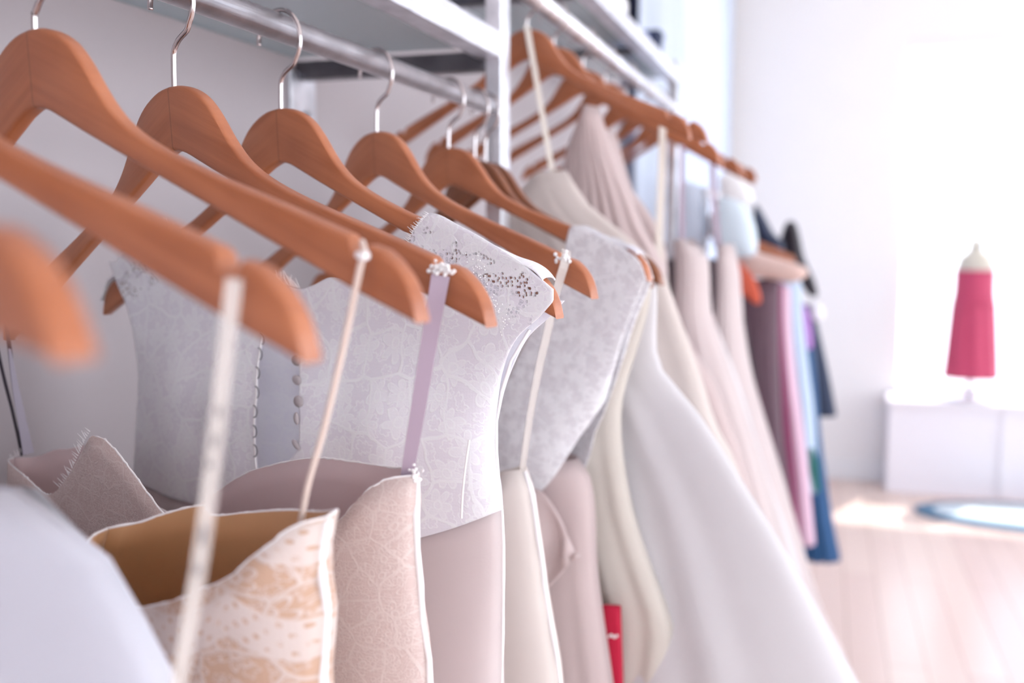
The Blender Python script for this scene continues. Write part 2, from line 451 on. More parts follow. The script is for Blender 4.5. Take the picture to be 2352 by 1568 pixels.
G1='wooden coat hangers on the near clothes rail'
hanger(FR['hm2'],'blurred wooden hanger arm closest to the camera, cut off by the left edge',G1)
hanger(FR['hm1'],'blurred wooden hanger with a clear strap in its notch above the plain white foreground dress',G1)
hanger(FR['h1'],'wooden hanger with a tall hump at top left, holding a thin cream cord strap',G1)
hanger(FR['h2'],'wooden hanger with the mauve ribbon strap looped over its beaded notch',G1)
hanger(FR['h3'],'wooden hanger with its right shoulder covered by the sharp white lace cap',G1)
hanger(FR['h4'],'wooden hanger directly behind the lace shouldered one, with a clear strap in its notch',G1)
hanger(FR['h5'],'wooden hanger with a blurred lace shoulder, fifth hump along the near rail',G1)
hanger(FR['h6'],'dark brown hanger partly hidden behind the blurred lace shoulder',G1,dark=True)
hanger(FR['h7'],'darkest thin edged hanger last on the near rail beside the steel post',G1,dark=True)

# ---------------------------------------------------------------- cloth sheets
def toplist(F,pts,off):
    return [F.hp(u,v,off) for u,v in pts]
class Garment:
    """cloth pieces built in the vertical plane frame of one hanger; root is an Empty at the hanger apex"""
    def __init__(s,name,F,label,cat='dress',group=None):
        s.F=F.vert(); s.root=bpy.data.objects.new(name,None); s.root.empty_display_size=.05; COL.objects.link(s.root)
        s.root.matrix_world=s.F.mw(); tag(s.root,label,cat,group)
    def edge(s,e,hem=None,flare=0):
        """e: photo points down one side -> table z->x (ascending z)"""
        t=[s.F.hp(u,v) for u,v in e]; t=[(z,max(-.228,x)) for x,z in t]
        t.sort()
        if hem is not None:
            zh=hem-s.F.A.z
            if t[0][0]>zh+.02: t.insert(0,(zh,max(-.232,t[0][1]+flare)))
        return t
    def sheet(s,name,L,R,top,zb,yf,mat,lining=None,nu=60,nv=60,thick=.0012,parent=None,mats=None,bot=None,vpow=1.0,seedw=0):
        """L,R tables z->x; top(s)->z ; yf(s,z)->y"""
        vs=[];uv=[];fs=[]
        acc=0
        for i in range(nu+1):
            sx=i/nu; zt=top(sx); zbb=bot(sx) if bot else zb
            for j in range(nv+1):
                v=(j/nv)**vpow; z=zt+(zbb-zt)*v
                x=interp(L,z)+(interp(R,z)-interp(L,z))*sx
                vs.append((x,yf(sx,z),z)); uv.append((x+.35*0,z))
        for i in range(nu):
            for j in range(nv):
                a=i*(nv+1)+j; fs.append((a,a+1,a+nv+2,a+nv+1))
        o=mesh(name,vs,fs,mat,parent or s.root,uv=uv,mats=[mat,lining] if lining else None)
        sd=o.modifiers.new('cloth','SOLIDIFY'); sd.thickness=thick; sd.offset=0
        if lining: sd.material_offset=1; sd.material_offset_rim=0
        return o
    def top_from_px(s,pts,L,R,off):
        """photo points of a top edge -> function s->z ; off(s) the depth offset of that sheet"""
        tab=[]
        for u,v in pts:
            y=0; sx=.5
            for k in range(5):
                x,z=s.F.hp(u,v,y); l=interp(L,z); r=interp(R,z); sx=min(1,max(0,(x-l)/(r-l))); y=off(sx,z)
            tab.append((sx,z))
        tab.sort(); 
        t2=[tab[0]]
        for q in tab[1:]:
            if q[0]-t2[-1][0]>1e-3: t2.append(q)
        return lambda sx:interp(t2,sx)
def bulge(T,sign,p=.55,folds=0,n=7,ph=0.,zt=0,grow=.5,side=.15):
    """ellipse cross-section with vertical folds that grow downwards. T: number or table z->T"""
    def f(sx,z):
        t=interp(T,z) if isinstance(T,list) else T
        e=max(0,1-(2*sx-1)**2)**p
        y=sign*t*e
        if folds:
            g=min(1,max(0,(zt-z)/grow))
            w=math.sin(2*math.pi*n*sx+ph+.8*math.sin(z*3+ph))+.5*math.sin(2*math.pi*n*1.7*sx+ph*2+z*1.3)
            y+=folds*g*w*(e*(1-side)+side*0)
        return y
    return f
def strap(name,pts,wid,mat,root_F,root,th=.0008,face=None,twist=0):
    """flat ribbon through world points"""
    P=catmull(pts,8); vs=[];fs=[];uv=[]
    N=len(P); L=0
    for i,p in enumerate(P):
        a=P[max(0,i-1)]; b=P[min(N-1,i+1)]; t=(b-a).normalized()
        if i: L+=(p-P[i-1]).length
        fc=(face or Vector((.5,-.86,0)))
        s_=t.cross(fc).normalized()
        # rotate by twist along length
        ang=twist*i/(N-1); nrm=s_.cross(t).normalized(); s_=s_*math.cos(ang)+nrm*math.sin(ang); nrm=s_.cross(t).normalized()
        w=wid[0]+(wid[1]-wid[0])*i/(N-1) if isinstance(wid,tuple) else wid
        for q,r in ((-1,-1),(1,-1),(1,1),(-1,1)):
            vs.append(p+s_*(q*w/2)+nrm*(r*th/2)); uv.append((q*w/2,-L))
    for i in range(N-1):
        for k in range(4):
            a=i*4+k;b=i*4+(k+1)%4; fs.append((a,b,b+4,a+4))
    fs.append((0,3,2,1)); fs.append(tuple((N-1)*4+k for k in range(4)))
    inv=root.matrix_world.inverted()
    return mesh(name,[inv@v for v in vs],fs,mat,root,uv=uv,smooth=False)
def wtube(name,pts,r,mat,root,n=8,cat=True):
    P=catmull(pts,6) if cat else pts
    v,f=tube_data(P,r,n); inv=root.matrix_world.inverted()
    return mesh(name,[inv@q for q in v],f,mat,root)
SKY=5.5; SUN=12.0
def pw(F,u,v,off=0):
    V=F.vert(); x,z=V.hp(u,v,off); return V.A+V.ex*x+Vector((0,0,z))+V.Y*off
def ring(g,L,R,near,far,T,mat,hem,folds=.004,n=6,ph=0.,lining=None,name='dress_body',nu=44,nv=60,thick=.0012,grow=.5,p=.55,one=True,parts=('front_panel','back_panel'),mat2=None,z0=None):
    """closed garment tube; near/far: photo points of the two top edges (or None)"""
    zb=hem-g.F.A.z
    zt=max(L[-1][0],R[-1][0]) if z0 is None else z0
    yn=bulge(T,-1,p,folds,n,ph,zt,grow); yf=bulge(T,1,p,folds,n,ph+2,zt,grow)
    tn=g.top_from_px(near,L,R,yn); tf=g.top_from_px(far,L,R,yf) if far else tn
    # both sheets meet at the side seams
    e0=(tn(0)+tf(0))/2; e1=(tn(1)+tf(1))/2
    def blend(f):
        def h(s):
            a=max(0,1-s/.08); b=max(0,1-(1-s)/.08)
            return f(s)*(1-a-b)+e0*a+e1*b
        return h
    tn2,tf2=blend(tn),blend(tf)
    a=g.sheet(parts[0],L,R,tn2,zb,yn,mat,lining,nu,nv,thick)
    b=g.sheet(parts[1],L,R,tf2,zb,yf,lining or mat2 or mat,mat if lining else None,nu,nv,thick)
    return a,b,tn2,tf2,yn,yf
def rim_light_piping(g,name,tab,z0,z1,r,mat,jit=.0,x=0,y=0):  # white tube down the right edge stands in for its rim light
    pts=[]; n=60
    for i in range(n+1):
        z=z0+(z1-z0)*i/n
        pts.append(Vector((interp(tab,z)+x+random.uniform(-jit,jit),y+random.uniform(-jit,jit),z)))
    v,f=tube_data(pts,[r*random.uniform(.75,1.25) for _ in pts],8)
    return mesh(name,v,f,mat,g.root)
def fringe(g,name,base,dirv,n,ln,mat,r=.0003,par=None):
    """eyelash fringe along local polyline base; n threads"""
    parts=[]; P=[Vector(b) for b in base]
    segs=[(P[i+1]-P[i]).length for i in range(len(P)-1)]; tot=sum(segs)
    for k in range(n):
        d=tot*(k+.5)/n; i=0
        while i<len(segs)-1 and d>segs[i]: d-=segs[i]; i+=1
        p=P[i].lerp(P[i+1],min(1,d/segs[i]))
        l=ln*random.uniform(.5,1.3); dv=Vector(dirv)+Vector((random.uniform(-.35,.35),random.uniform(-.3,.3),random.uniform(-.35,.35)))
        dv.normalize(); cv=Vector((random.uniform(-.4,.4),random.uniform(-.2,.2),random.uniform(-.4,.4)))*l*.5
        parts.append(tube_data([p,p+dv*l*.5+cv*.4,p+dv*l+cv],[r,r*.8,r*.4],4))
    v,f=merge(parts)
    return mesh(name,v,f,mat,par or g.root)
HEM=.22
GW='white and blush dresses on the near clothes rail'
inv=lambda o:o.matrix_world.inverted()

# ===== plain white dress in the very foreground (blurred) on hm1
g=Garment('dress',FR['hm1'],'plain lavender-white dress with sloping shoulder, very blurred in the bottom left corner',group=GW)
L=g.edge([(-900,1150),(-950,1568),(-980,2200)],HEM,-.02)
R=g.edge([(20,1128),(110,1152),(200,1225),(270,1320),(330,1430),(385,1530),(430,1640),(500,1850),(560,2200)],HEM,.03)
near=[(-900,1150),(-600,1090),(-300,1090),(20,1128)]
ring(g,L,R,near,near,[(-1.4,.09),(-.35,.035),(-.2,.02)],M['lav'],HEM,.003,4)
F=FR['hm1']
st=strap('strap',[pw(F,538,640,-.010),pw(F,520,800,-.012),pw(F,497,1000,-.014),pw(F,465,1250,-.016),pw(F,432,1450,-.018),pw(F,405,1600,-.02)],.0046,M['elastic'],F,g.root,.0009,twist=.2)
tag(st,'clear elastic strap with faint grey print')
parts=[]
for (u,v,dv) in ((506,935,20),(497,1000,26),(486,1060,14),(470,1210,40),(458,1300,18)):
    a=pw(F,u,v,-.0185); b=pw(F,u-6,v+dv,-.0185); parts.append(tube_data([a,b],.0006,6))
vv,ff=merge(parts); iv=inv(g.root); mesh('strap_print',[iv@q for q in vv],ff,M['mark'],st)

# ===== G1 guipure dress with tan lining on h1
F=FR['h1']
g=Garment('dress',F,'tan-lined guipure lace strapless bodice with wide open top, on a thin cream cord',group=GW)
L=g.edge([(250,1205),(225,1300),(215,1420),(205,1568),(180,2000)],HEM,-.03)
R=g.edge([(747,1188),(748,1225),(731,1270),(727,1320),(742,1380),(746,1450),(737,1520),(735,1600),(770,2000)],HEM,.05)
T1=[(-1.2,.10),(-.45,.05),(-.3,.036),(-.1,.034)]
near=[(250,1300),(300,1385),(350,1392),(470,1352),(560,1312),(640,1268),(700,1222),(735,1196),(747,1188)]
far=[(250,1215),(350,1194),(480,1183),(560,1178),(680,1172),(725,1176),(747,1188)]
a,b,tn,tf,yn,yf=ring(g,L,R,near,far,T1,M['guip'],HEM,.0025,5,1.,lining=M['tan'],nu=70,nv=80,thick=.002)
rim_light_piping(g,'rim_light_seam',R,R[0][0],tn(1)-.001,.0026,M['thread'],.0003,y=.001)
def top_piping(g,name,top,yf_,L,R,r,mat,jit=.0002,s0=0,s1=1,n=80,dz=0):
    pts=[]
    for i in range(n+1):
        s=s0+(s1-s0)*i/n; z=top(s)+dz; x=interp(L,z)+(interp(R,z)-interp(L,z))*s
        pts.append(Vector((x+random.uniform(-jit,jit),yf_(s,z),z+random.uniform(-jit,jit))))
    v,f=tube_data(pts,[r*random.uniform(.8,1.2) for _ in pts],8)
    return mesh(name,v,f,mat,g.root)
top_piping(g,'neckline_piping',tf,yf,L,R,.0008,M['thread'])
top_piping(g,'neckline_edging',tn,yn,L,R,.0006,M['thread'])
c1=[pw(F,832,556,-.002),pw(F,836,578,-.0095),pw(F,828,610,-.010),pw(F,790,790,-.010),pw(F,745,980,-.008),pw(F,708,1110,-.004),pw(F,690,1205,0)]
s_=wtube('strap',c1,.00125,M['cordm'],g.root)
tag(s_,'thin cream cord strap')
wtube('strap_knot',[pw(F,822,585,-.0100),pw(F,832,590,-.0115),pw(F,842,588,-.0100),pw(F,836,578,-.011)],.0014,M['thread'],g.root)
# ===== G2 corded lace bodice on h2
F=FR['h2']
g=Garment('dress',F,'blush corded lace bodice with mauve lining, hanging from a flat mauve ribbon strap',group=GW)
L=g.edge([(32,1052),(30,1150),(28,1300),(20,1568),(0,2000)],HEM,-.04)
R=g.edge([(956,1088),(961,1130),(957,1200),(955,1270),(962,1340),(972,1420),(984,1500),(987,1580),(1030,2000)],HEM,.05)
T2=[(-1.2,.10),(-.5,.05),(-.3,.034),(-.1,.03)]
near=[(32,1060),(60,1095),(105,1135),(130,1128),(155,1098),(185,1050),(212,1000),(240,1008),(300,1078),(345,1140),(385,1190),(430,1225),(600,1255),(740,1225),(780,1195),(820,1160),(870,1128),(920,1104),(950,1086)]
far=[(32,1060),(70,1040),(150,1032),(238,1022),(290,1100),(400,1182),(500,1128),(560,1090),(600,1075),(720,1052),(860,1068),(956,1090)]
a,b,tn,tf,yn,yf=ring(g,L,R,near,far,T2,M['lace_cord'],HEM,.0015,6,.4,lining=M['mauve'],nu=110,nv=80,thick=.0014)
rim_light_piping(g,'rim_light_seam',R,R[0][0],tn(1)-.001,.0016,M['thread'],.0007)
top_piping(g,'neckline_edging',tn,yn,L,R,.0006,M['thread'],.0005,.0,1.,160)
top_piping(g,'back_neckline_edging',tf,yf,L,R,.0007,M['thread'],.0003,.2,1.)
# ribbons
r1=strap('ribbon_strap',[pw(F,1012,632,-.0085),pw(F,1004,680,-.0095),pw(F,985,790,-.009),pw(F,962,930,-.007),pw(F,945,1030,-.004),pw(F,934,1098,-.001)],(.0085,.0060),M['ribbon'],F,g.root,.0006,twist=0)
tag(r1,'flat mauve satin ribbon')
# knot of beads/lace at the notch
import bmesh
def beads(name,cs,r,mat,root,n=6):
    vs=[];fs=[]
    for c,rr in cs:
        o=len(vs); bmm=bmesh.new(); bmesh.ops.create_icosphere(bmm,subdivisions=2,radius=rr)
        for v in bmm.verts: vs.append(Vector(c)+v.co)
        for f in bmm.faces: fs.append(tuple(v.index+o for v in f.verts))
        bmm.free()
    iv=root.matrix_world.inverted()
    return mesh(name,[iv@v for v in vs],fs,mat,root)
bc=[]
for k in range(46):
    u=random.gauss(1010,11); v=random.gauss(617,9)
    bc.append((pw(F,u,v,-.0075-random.uniform(0,.0035)),random.uniform(.0007,.0012)))
beads('strap_beading',bc,0,M['bead'],g.root)
bc=[(pw(F,random.gauss(950,7),random.gauss(1086,8),-.002-random.uniform(0,.003)),random.uniform(.0006,.0010)) for k in range(22)]
beads('clasp',bc,0,M['thread'],g.root)
b1=strap('ribbon_strap',[pw(F,10,690,-.008),pw(F,20,780,-.006),pw(F,32,880,-.004),pw(F,45,960,-.003),pw(F,55,1045,-.004)],(.0022,.0045),M['black'],F,g.root,.0006,twist=1.3)
b2=strap('ribbon_strap',[pw(F,-22,720,-.004),pw(F,5,850,.000),pw(F,30,950,-.001),pw(F,50,1045,-.004)],(.002,.003),M['black'],F,g.root,.0006,twist=-.8)
b3=strap('ribbon_strap',[pw(F,22,800,-.0065),pw(F,38,900,-.006),pw(F,66,1042,-.005)],(.0015,.0072),M['grey_r'],F,g.root,.0005,twist=.2)
tag(b1,'black satin ribbon'); tag(b2,'black satin ribbon'); tag(b3,'grey reverse of the ribbon')
# eyelash fringe on the left cup
def loc(g,u,v,off=0): x,z=g.F.hp(u,v,off); return Vector((x,off,z))
fringe(g,'eyelash_fringe',[loc(g,u,v,-.020) for u,v in ((140,1125),(158,1092),(180,1045))]+[loc(g,u,v,-.022) for u,v in ((195,1010),(208,988))],(-.8,-.2,.8),26,.0055,M['thread'])
fringe(g,'eyelash_fringe',[loc(g,u,v,-.004) for u,v in ((25,1055),(45,1045),(70,1038))],(-.3,-.2,1),12,.004,M['thread'])

# ===== G3 white floral lace dress on h3
F=FR['h3']
g=Garment('dress',F,'sharp white floral lace dress with buttons and loops, lace cap over the hanger shoulder',group=GW)
HA=F
# sides
L=g.edge([(268,600),(285,650),(310,710),(322,790),(330,860),(325,960),(318,1080),(300,1300),(280,1600)],HEM,-.04)
R=g.edge([(1284,690),(1256,722),(1200,775),(1165,850),(1148,920),(1138,990),(1140,1060),(1150,1130),(1154,1200),(1156,1320),(1155,1450),(1152,1568),(1160,1900)],HEM,.03)
def hz(x):  # top line of the hanger wood seen in the garment frame
    t=F.tilt; ax=abs(x)
    tab=TOP+[(.206,-.1135),(.214,-.1205),(.2195,-.132),(.2215,-.1405)]
    z=interp(tab,ax)
    return z*math.cos(t)-x*math.sin(t)
def yG3(sign,T0=.0062,Tb=.030):
    def f(s,z):
        e=max(0,1-(2*s-1)**2)**.5
        k=min(1,max(0,(-.138-z)/.07)); k=k*k*(3-2*k)
        x=interp(L,z)+(interp(R,z)-interp(L,z))*s
        base=T0
        t=base*(1-k)+Tb*e*k
        w=.0010*k*math.sin(2*math.pi*5*s+z*6)
        return sign*t+w
    return f
yn3=yG3(-1); yf3=yG3(1)
nt=[(268,600),(300,560),(340,530),(375,512),(410,545),(470,600),(540,648),(620,640),(648,640),(664,660),(690,664),(720,655),(762,636),(800,642),(850,640),(905,605),(928,572),(950,528),(985,490),(1060,521),(1140,566),(1200,605),(1240,638),(1270,664),(1284,690)]
ft=[(268,600),(300,560),(340,530),(375,512),(410,555),(500,680),(600,740),(760,750),(880,690),(930,600),(950,535),(985,490),(1060,521),(1140,566),(1200,605),(1240,638),(1270,664),(1284,690)]
tn3=g.top_from_px(nt,L,R,yn3); tf3=g.top_from_px(ft,L,R,yf3)
# on the shoulders the cloth rests on the wood
XSH=g.F.hp(985,490,-.006)[0]
def rest(f):
    def h(s):
        z=f(s)
        x=interp(L,z)+(interp(R,z)-interp(L,z))*s
        if x>XSH: return max(z,hz(x)+.0018) if x<.2 else z
        return z
    return h
def sub(f,s0,s1):
    return lambda s:f(s0+(s1-s0)*s)
def subtab(L,R,s0):
    zs=sorted(set([z for z,_ in L]+[z for z,_ in R])); return [(z,interp(L,z)+(interp(R,z)-interp(L,z))*s0) for z in zs]
def xs_at(u,v,y0):
    y=0
    for k in range(4):
        x,z=g.F.hp(u,v,y); l=interp(L,z); r=interp(R,z); sx=(x-l)/(r-l); y=y0(sx,z)
    return sx,z
# slit between loops (left) and buttons (right)
SL=[];SRt=[]
for u,v in ((640,641),(622,690),(605,770),(600,800),(592,860),(590,920),(586,980),(587,1030),(592,1080)):
    sx,z=xs_at(u,v,yn3); SL.append((z,sx))
for u,v in ((664,660),(682,700),(688,770),(689,840),(688,900),(689,960),(688,1010),(672,1050),(610,1095)):
    sx,z=xs_at(u,v,yn3); SRt.append((z,sx))
SL.sort(); SRt.sort()
zsl=SL[0][0]
def sheet_s(name,sl,sr,top,zbot,yf,mat,nu,nv,lining=None,thick=.0012):
    vs=[];uv=[];fs=[]
    for i in range(nu+1):
        a=i/nu
        # top height for this column: iterate
        z=-.1
        for k in range(5):
            s=sl(z)+(sr(z)-sl(z))*a; z=top(s)
        zt=z
        zb_=zbot
        if callable(zbot):
            zb_=zbot(s)
            for k in range(4): s=sl(zb_)+(sr(zb_)-sl(zb_))*a; zb_=zbot(s)
        for j in range(nv+1):
            z=zt+(zb_-zt)*j/nv; s=sl(z)+(sr(z)-sl(z))*a
            x=interp(L,z)+(interp(R,z)-interp(L,z))*s
            vs.append((x,yf(s,z),z)); uv.append((x,z))
    for i in range(nu):
        for j in range(nv):
            p=i*(nv+1)+j; fs.append((p,p+1,p+nv+2,p+nv+1))
    o=mesh(name,vs,fs,mat,g.root,uv=uv,mats=[mat,lining] if lining else None)
    if name=='back_panel':
        at=o.data.attributes.new('holes','FLOAT','POINT')
        for k,(x,y,z) in enumerate(vs):
            d=hz(x)-z
            w=1. if d<.024 else max(0,1-(d-.024)/.008)
            if abs(x)<.112: w=0
            if d<.0015: w=0
            at.data[k].value=w
    sd=o.modifiers.new('cloth','SOLIDIFY'); sd.thickness=thick; sd.offset=0
    return o
def shoulder_cap(g,fr,x0,x1,T0,mat,lift=.0016):
    vs=[];uv=[];fs=[]; n=40; m_=10; t=fr.tilt
    for i in range(n+1):
        x=x0+(x1-x0)*i/n; ax=abs(x)
        z=interp(TOP+[(.206,-.1135),(.214,-.1205),(.2195,-.132),(.2228,-.1415)],ax)+lift; xx=x
        X=xx*math.cos(t)+z*math.sin(t); Z=z*math.cos(t)-xx*math.sin(t)
        for j in range(m_+1):
            a=math.pi*j/m_; y=-T0*math.cos(a); dz=.0022*math.sin(a)-.0022
            vs.append((X,y,Z+dz+.0008)); uv.append((X,Z+y))
        # short skirts down both faces so the edge never gapes
    for i in range(n):
        for j in range(m_): a=i*(m_+1)+j; fs.append((a,a+1,a+m_+2,a+m_+1))
    o=mesh('shoulder_cap',vs,fs,mat,g.root,uv=uv); sd=o.modifiers.new('cloth','SOLIDIFY'); sd.thickness=.001; sd.offset=0
    return o
shoulder_cap(g,HA,XSH+.001,.2140,.0064,M['lace'])
shoulder_cap(g,HA,-.2190,-.118,.0064,M['lace'])
zw=g.F.hp(600,1085,-.03)[1]       # bottom of the slit
zwaist=g.F.hp(800,1240,-.03)[1]
capx=lambda z:1.0
zb0_=g.F.hp(850,1264,-.03)[1]; zb1_=g.F.hp(1154,1170,0)[1]
wb=lambda s:zb0_+(zb1_-zb0_)*max(0,(s-.72)/.28)**1.6
sm_=(SL[0][1]+SRt[0][1])/2; zlo=min(SL[0][0],SRt[0][0])
SL=[(zlo-.001,sm_)]+SL; SRt=[(zlo-.001,sm_)]+SRt
sheet_s('back_panel',lambda z:0.,lambda z:interp(SL,z),rest(tn3),wb,yn3,M['lace'],90,90)
sheet_s('back_panel',lambda z:interp(SRt,z),lambda z:1.,rest(tn3),wb,yn3,M['lace'],130,90)
sheet_s('front_panel',lambda z:0.,lambda z:1.,rest(tf3),wb,yf3,M['lace_in'],120,70)
sk=bulge([(-1.3,.12),(zwaist-.15,.045),(zwaist,.0255)],-1,.5,.004,7,.3,zwaist,.3); sk2=bulge([(-1.3,.12),(zwaist-.15,.045),(zwaist,.030)],1,.5,.004,6,1.3,zwaist,.3)
sheet_s('skirt',lambda z:0.,lambda z:1.,lambda s:wb(s)+.006,HEM-g.F.A.z,sk,M['pinkw'],70,60)
sheet_s('skirt_back',lambda z:0.,lambda z:1.,lambda s:wb(s)+.004,HEM-g.F.A.z,sk2,M['pinkw'],70,60)
rim_light_piping(g,'rim_light_seam',R,HEM-g.F.A.z,R[-1][0]-.018,.0011,M['thread'],.0003)
# open keyhole edging with loops
parts=[];P=[]
for i in range(41):
    z=zw+(SL[-1][0]-zw)*i/40; s=interp(SL,z); x=interp(L,z)+(interp(R,z)-interp(L,z))*s; P.append(Vector((x,yn3(s,z)-.0009,z)))
mesh('loop_placket',*tube_data(P,.0006,8),M['thread'],g.root)
for v0 in (776,812,856,900,944,990,1034):
    s,z=xs_at(597 if v0<900 else 590,v0,yn3); s=interp(SL,z); x=interp(L,z)+(interp(R,z)-interp(L,z))*s; y=yn3(s,z)-.001
    lp=[Vector((x+.0034*math.sin(a)**1 if math.sin(a)>0 else x,y-.0006,z+.0042*math.cos(a))) for a in [R_(q) for q in range(0,181,18)]]
    mesh('button_loop',*tube_data(lp,.00042,6),M['mark'],g.root)
def button(u,v,rx,rz,rot,off):
    s,z=xs_at(u,v,yn3); x=interp(L,z)+(interp(R,z)-interp(L,z))*s; y=yn3(s,z)-off
    vs=[];fs=[]; n=20; rings=5
    for j in range(rings+1):
        a=math.pi/2*j/rings
        for k in range(n):
            b=2*math.pi*k/n; cxx=rx*math.cos(a)*math.cos(b); cz=rz*math.cos(a)*math.sin(b)
            vs.append((x+cxx*math.cos(rot)-cz*math.sin(rot),y-.0022*math.sin(a),z+cxx*math.sin(rot)+cz*math.cos(rot)))
    for j in range(rings):
        for k in range(n): fs.append((j*n+k,j*n+(k+1)%n,(j+1)*n+(k+1)%n,(j+1)*n+k))
    fs.append(tuple(range(n))[::-1])
    o=mesh('button',vs,fs,M['button'],g.root); return o
for (u,v,rx,rz,rot) in ((685,826,.0046,.0040,.1),(686,872,.0043,.0033,-.25),(689,921,.0044,.0040,-.1),(685,960,.0022,.0043,.1),(684,1020,.0044,.0020,-.7)):
    tag(button(u,v,rx,rz,rot,.0012),None)
# cap of holed lace over the right shoulder: scalloped edge + fringe
capedge=[loc(g,u,v,-.0112) for u,v in ((985,489),(968,508),(950,530),(937,556),(925,580))]
fringe(g,'eyelash_fringe',capedge,(-.85,-.25,.55),26,.0042,M['thread'])
fringe(g,'eyelash_fringe',[loc(g,u,v,-.0105) for u,v in ((636,650),(655,655),(690,662))],(-.2,-.3,1),16,.0085,M['thread'])
fringe(g,'eyelash_fringe',[loc(g,u,v,-.0105) for u,v in ((360,518),(385,520),(415,548))],(-.1,-.3,1),14,.0055,M['thread'])
# beading along the armhole
bc=[]
for k in range(80):
    t=random.random(); u=1085+75*t+random.gauss(0,9); v=598+150*t+random.gauss(0,12)
    bc.append((pw(F,u,v,-.0112),random.uniform(.0003,.0005)))
beads('beading',bc,0,M['bead'],g.root)
# hanger loop ribbon inside the side seam
wtube('hanging_loop',[pw(F,1078,1010,-.016),pw(F,1068,1080,-.022),pw(F,1062,1140,-.026),pw(F,1060,1190,-.028)],.0007,M['thread'],g.root)

# ===== G4 satin dress with clear strap on h4
F=FR['h4']
g=Garment('dress',F,'ivory dress with white rim-light side seam, on a clear strap behind the floral lace dress',group=GW)
L=g.edge([(700,1120),(690,1300),(670,1600)],HEM,-.05)
R=g.edge([(1203,1078),(1216,1110),(1228,1180),(1240,1260),(1250,1340),(1266,1440),(1280,1520),(1286,1580),(1300,1900)],HEM,.06)
near=[(700,1150),(900,1180),(1060,1190),(1150,1132),(1180,1085),(1203,1076)]
far=[(700,1130),(900,1110),(1060,1100),(1140,1085),(1190,1072),(1203,1076)]
a,b,tn,tf,yn,yf=ring(g,L,R,near,far,[(-1.2,.12),(-.45,.045),(-.2,.03)],M['ivory'],HEM,.003,6,.2,lining=M['cream'],nu=60,nv=70,thick=.0016)
rim_light_piping(g,'rim_light_seam',R,R[0][0],tn(1)-.001,.0022,M['thread'],.0006)
s_=strap('strap',[pw(F,1300,575,-.0045),pw(F,1298,600,-.0095),pw(F,1275,680,-.0100),pw(F,1258,760,-.0100),pw(F,1235,860,-.009),pw(F,1215,970,-.006),pw(F,1200,1078,-.001)],(.0068,.0045),M['elastic'],F,g.root,.0008,twist=.15)
tag(s_,'clear elastic strap')
beads('strap_beading',[(pw(F,random.gauss(1295,9),random.gauss(596,8),-.008-random.uniform(0,.002)),random.uniform(.0009,.0015)) for k in range(30)],0,M['bead'],g.root)

# ===== G5 sheer lace shouldered dress on h5
F=FR['h5']
g=Garment('dress',F,'sheer white lace topped dress over a blurred hanger shoulder, lace hem slanting left',group=GW)
L=g.edge([(1060,640),(1080,800),(1100,1000),(1080,1250),(1060,1600)],HEM,-.05)
R=g.edge([(1492,640),(1480,668),(1450,740),(1425,820),(1400,900),(1378,960),(1360,1010),(1372,1150),(1385,1300),(1400,1450),(1420,1600)],HEM,.05)
zc=g.F.hp(1300,1090,-.02)[1]
hz5=FR['h5']
def shoulder_y(sign,T0,Tb,L,R,fr,zt0=-.15):
    def f(s,z):
        e=max(0,1-(2*s-1)**2)**.5; k=min(1,max(0,(zt0-z)/.15)); k=k*k*(3-2*k)
        x=interp(L,z)+(interp(R,z)-interp(L,z))*s; t=fr.tilt
        h=interp(TOP+[(.2205,-.139)],abs(x))*math.cos(t)-x*math.sin(t)
        b=T0
        return sign*(b*(1-k)+Tb*e*k)
    return f
yn5=shoulder_y(-1,.0062,.032,L,R,F); yf5=shoulder_y(1,.0062,.032,L,R,F)
nt=[(1060,900),(1150,905),(1200,800),(1245,720),(1290,620),(1300,560),(1312,518),(1370,538),(1430,568),(1470,602),(1492,640)]
tn5=g.top_from_px(nt,L,R,yn5)
shoulder_cap(g,F,.150,.2130,.0064,M['lace_in'])
# lower edge of the lace slants to the left
bt=g.top_from_px([(1060,1250),(1180,1180),(1260,1110),(1310,1040),(1355,985),(1400,920),(1440,760),(1492,655)],L,R,yn5)
bb=lambda s:min(bt(s),tn5(s)-.004)
g.sheet('lace_overlay',L,R,tn5,0,yn5,M['lace_sheer'],nu=70,nv=50,bot=bb)
g.sheet('back_overlay',L,R,tn5,0,yf5,M['lace_sheer'],nu=70,nv=50,bot=bb)
ys=bulge([(-1.3,.07),(-.5,.032),(-.3,.026)],-1,.5,.003,6,.9,-.3,.4); ys2=bulge([(-1.3,.05),(-.5,.024),(-.3,.022)],1,.5,.003,6,.9,-.3,.4)
L6=L; R6=g.edge([(1290,1040),(1330,1060),(1358,1130),(1368,1300),(1380,1400),(1405,1570),(1420,1700)],HEM,.05)
zt=g.F.hp(1300,1040,-.02)[1]
g.sheet('skirt',L6,R6,lambda s:zt-.01+.0*s,HEM-g.F.A.z,ys,M['blush'],nu=60,nv=60)
g.sheet('skirt_back',L6,R6,lambda s:zt-.01,HEM-g.F.A.z,ys2,M['blush'],nu=60,nv=60)
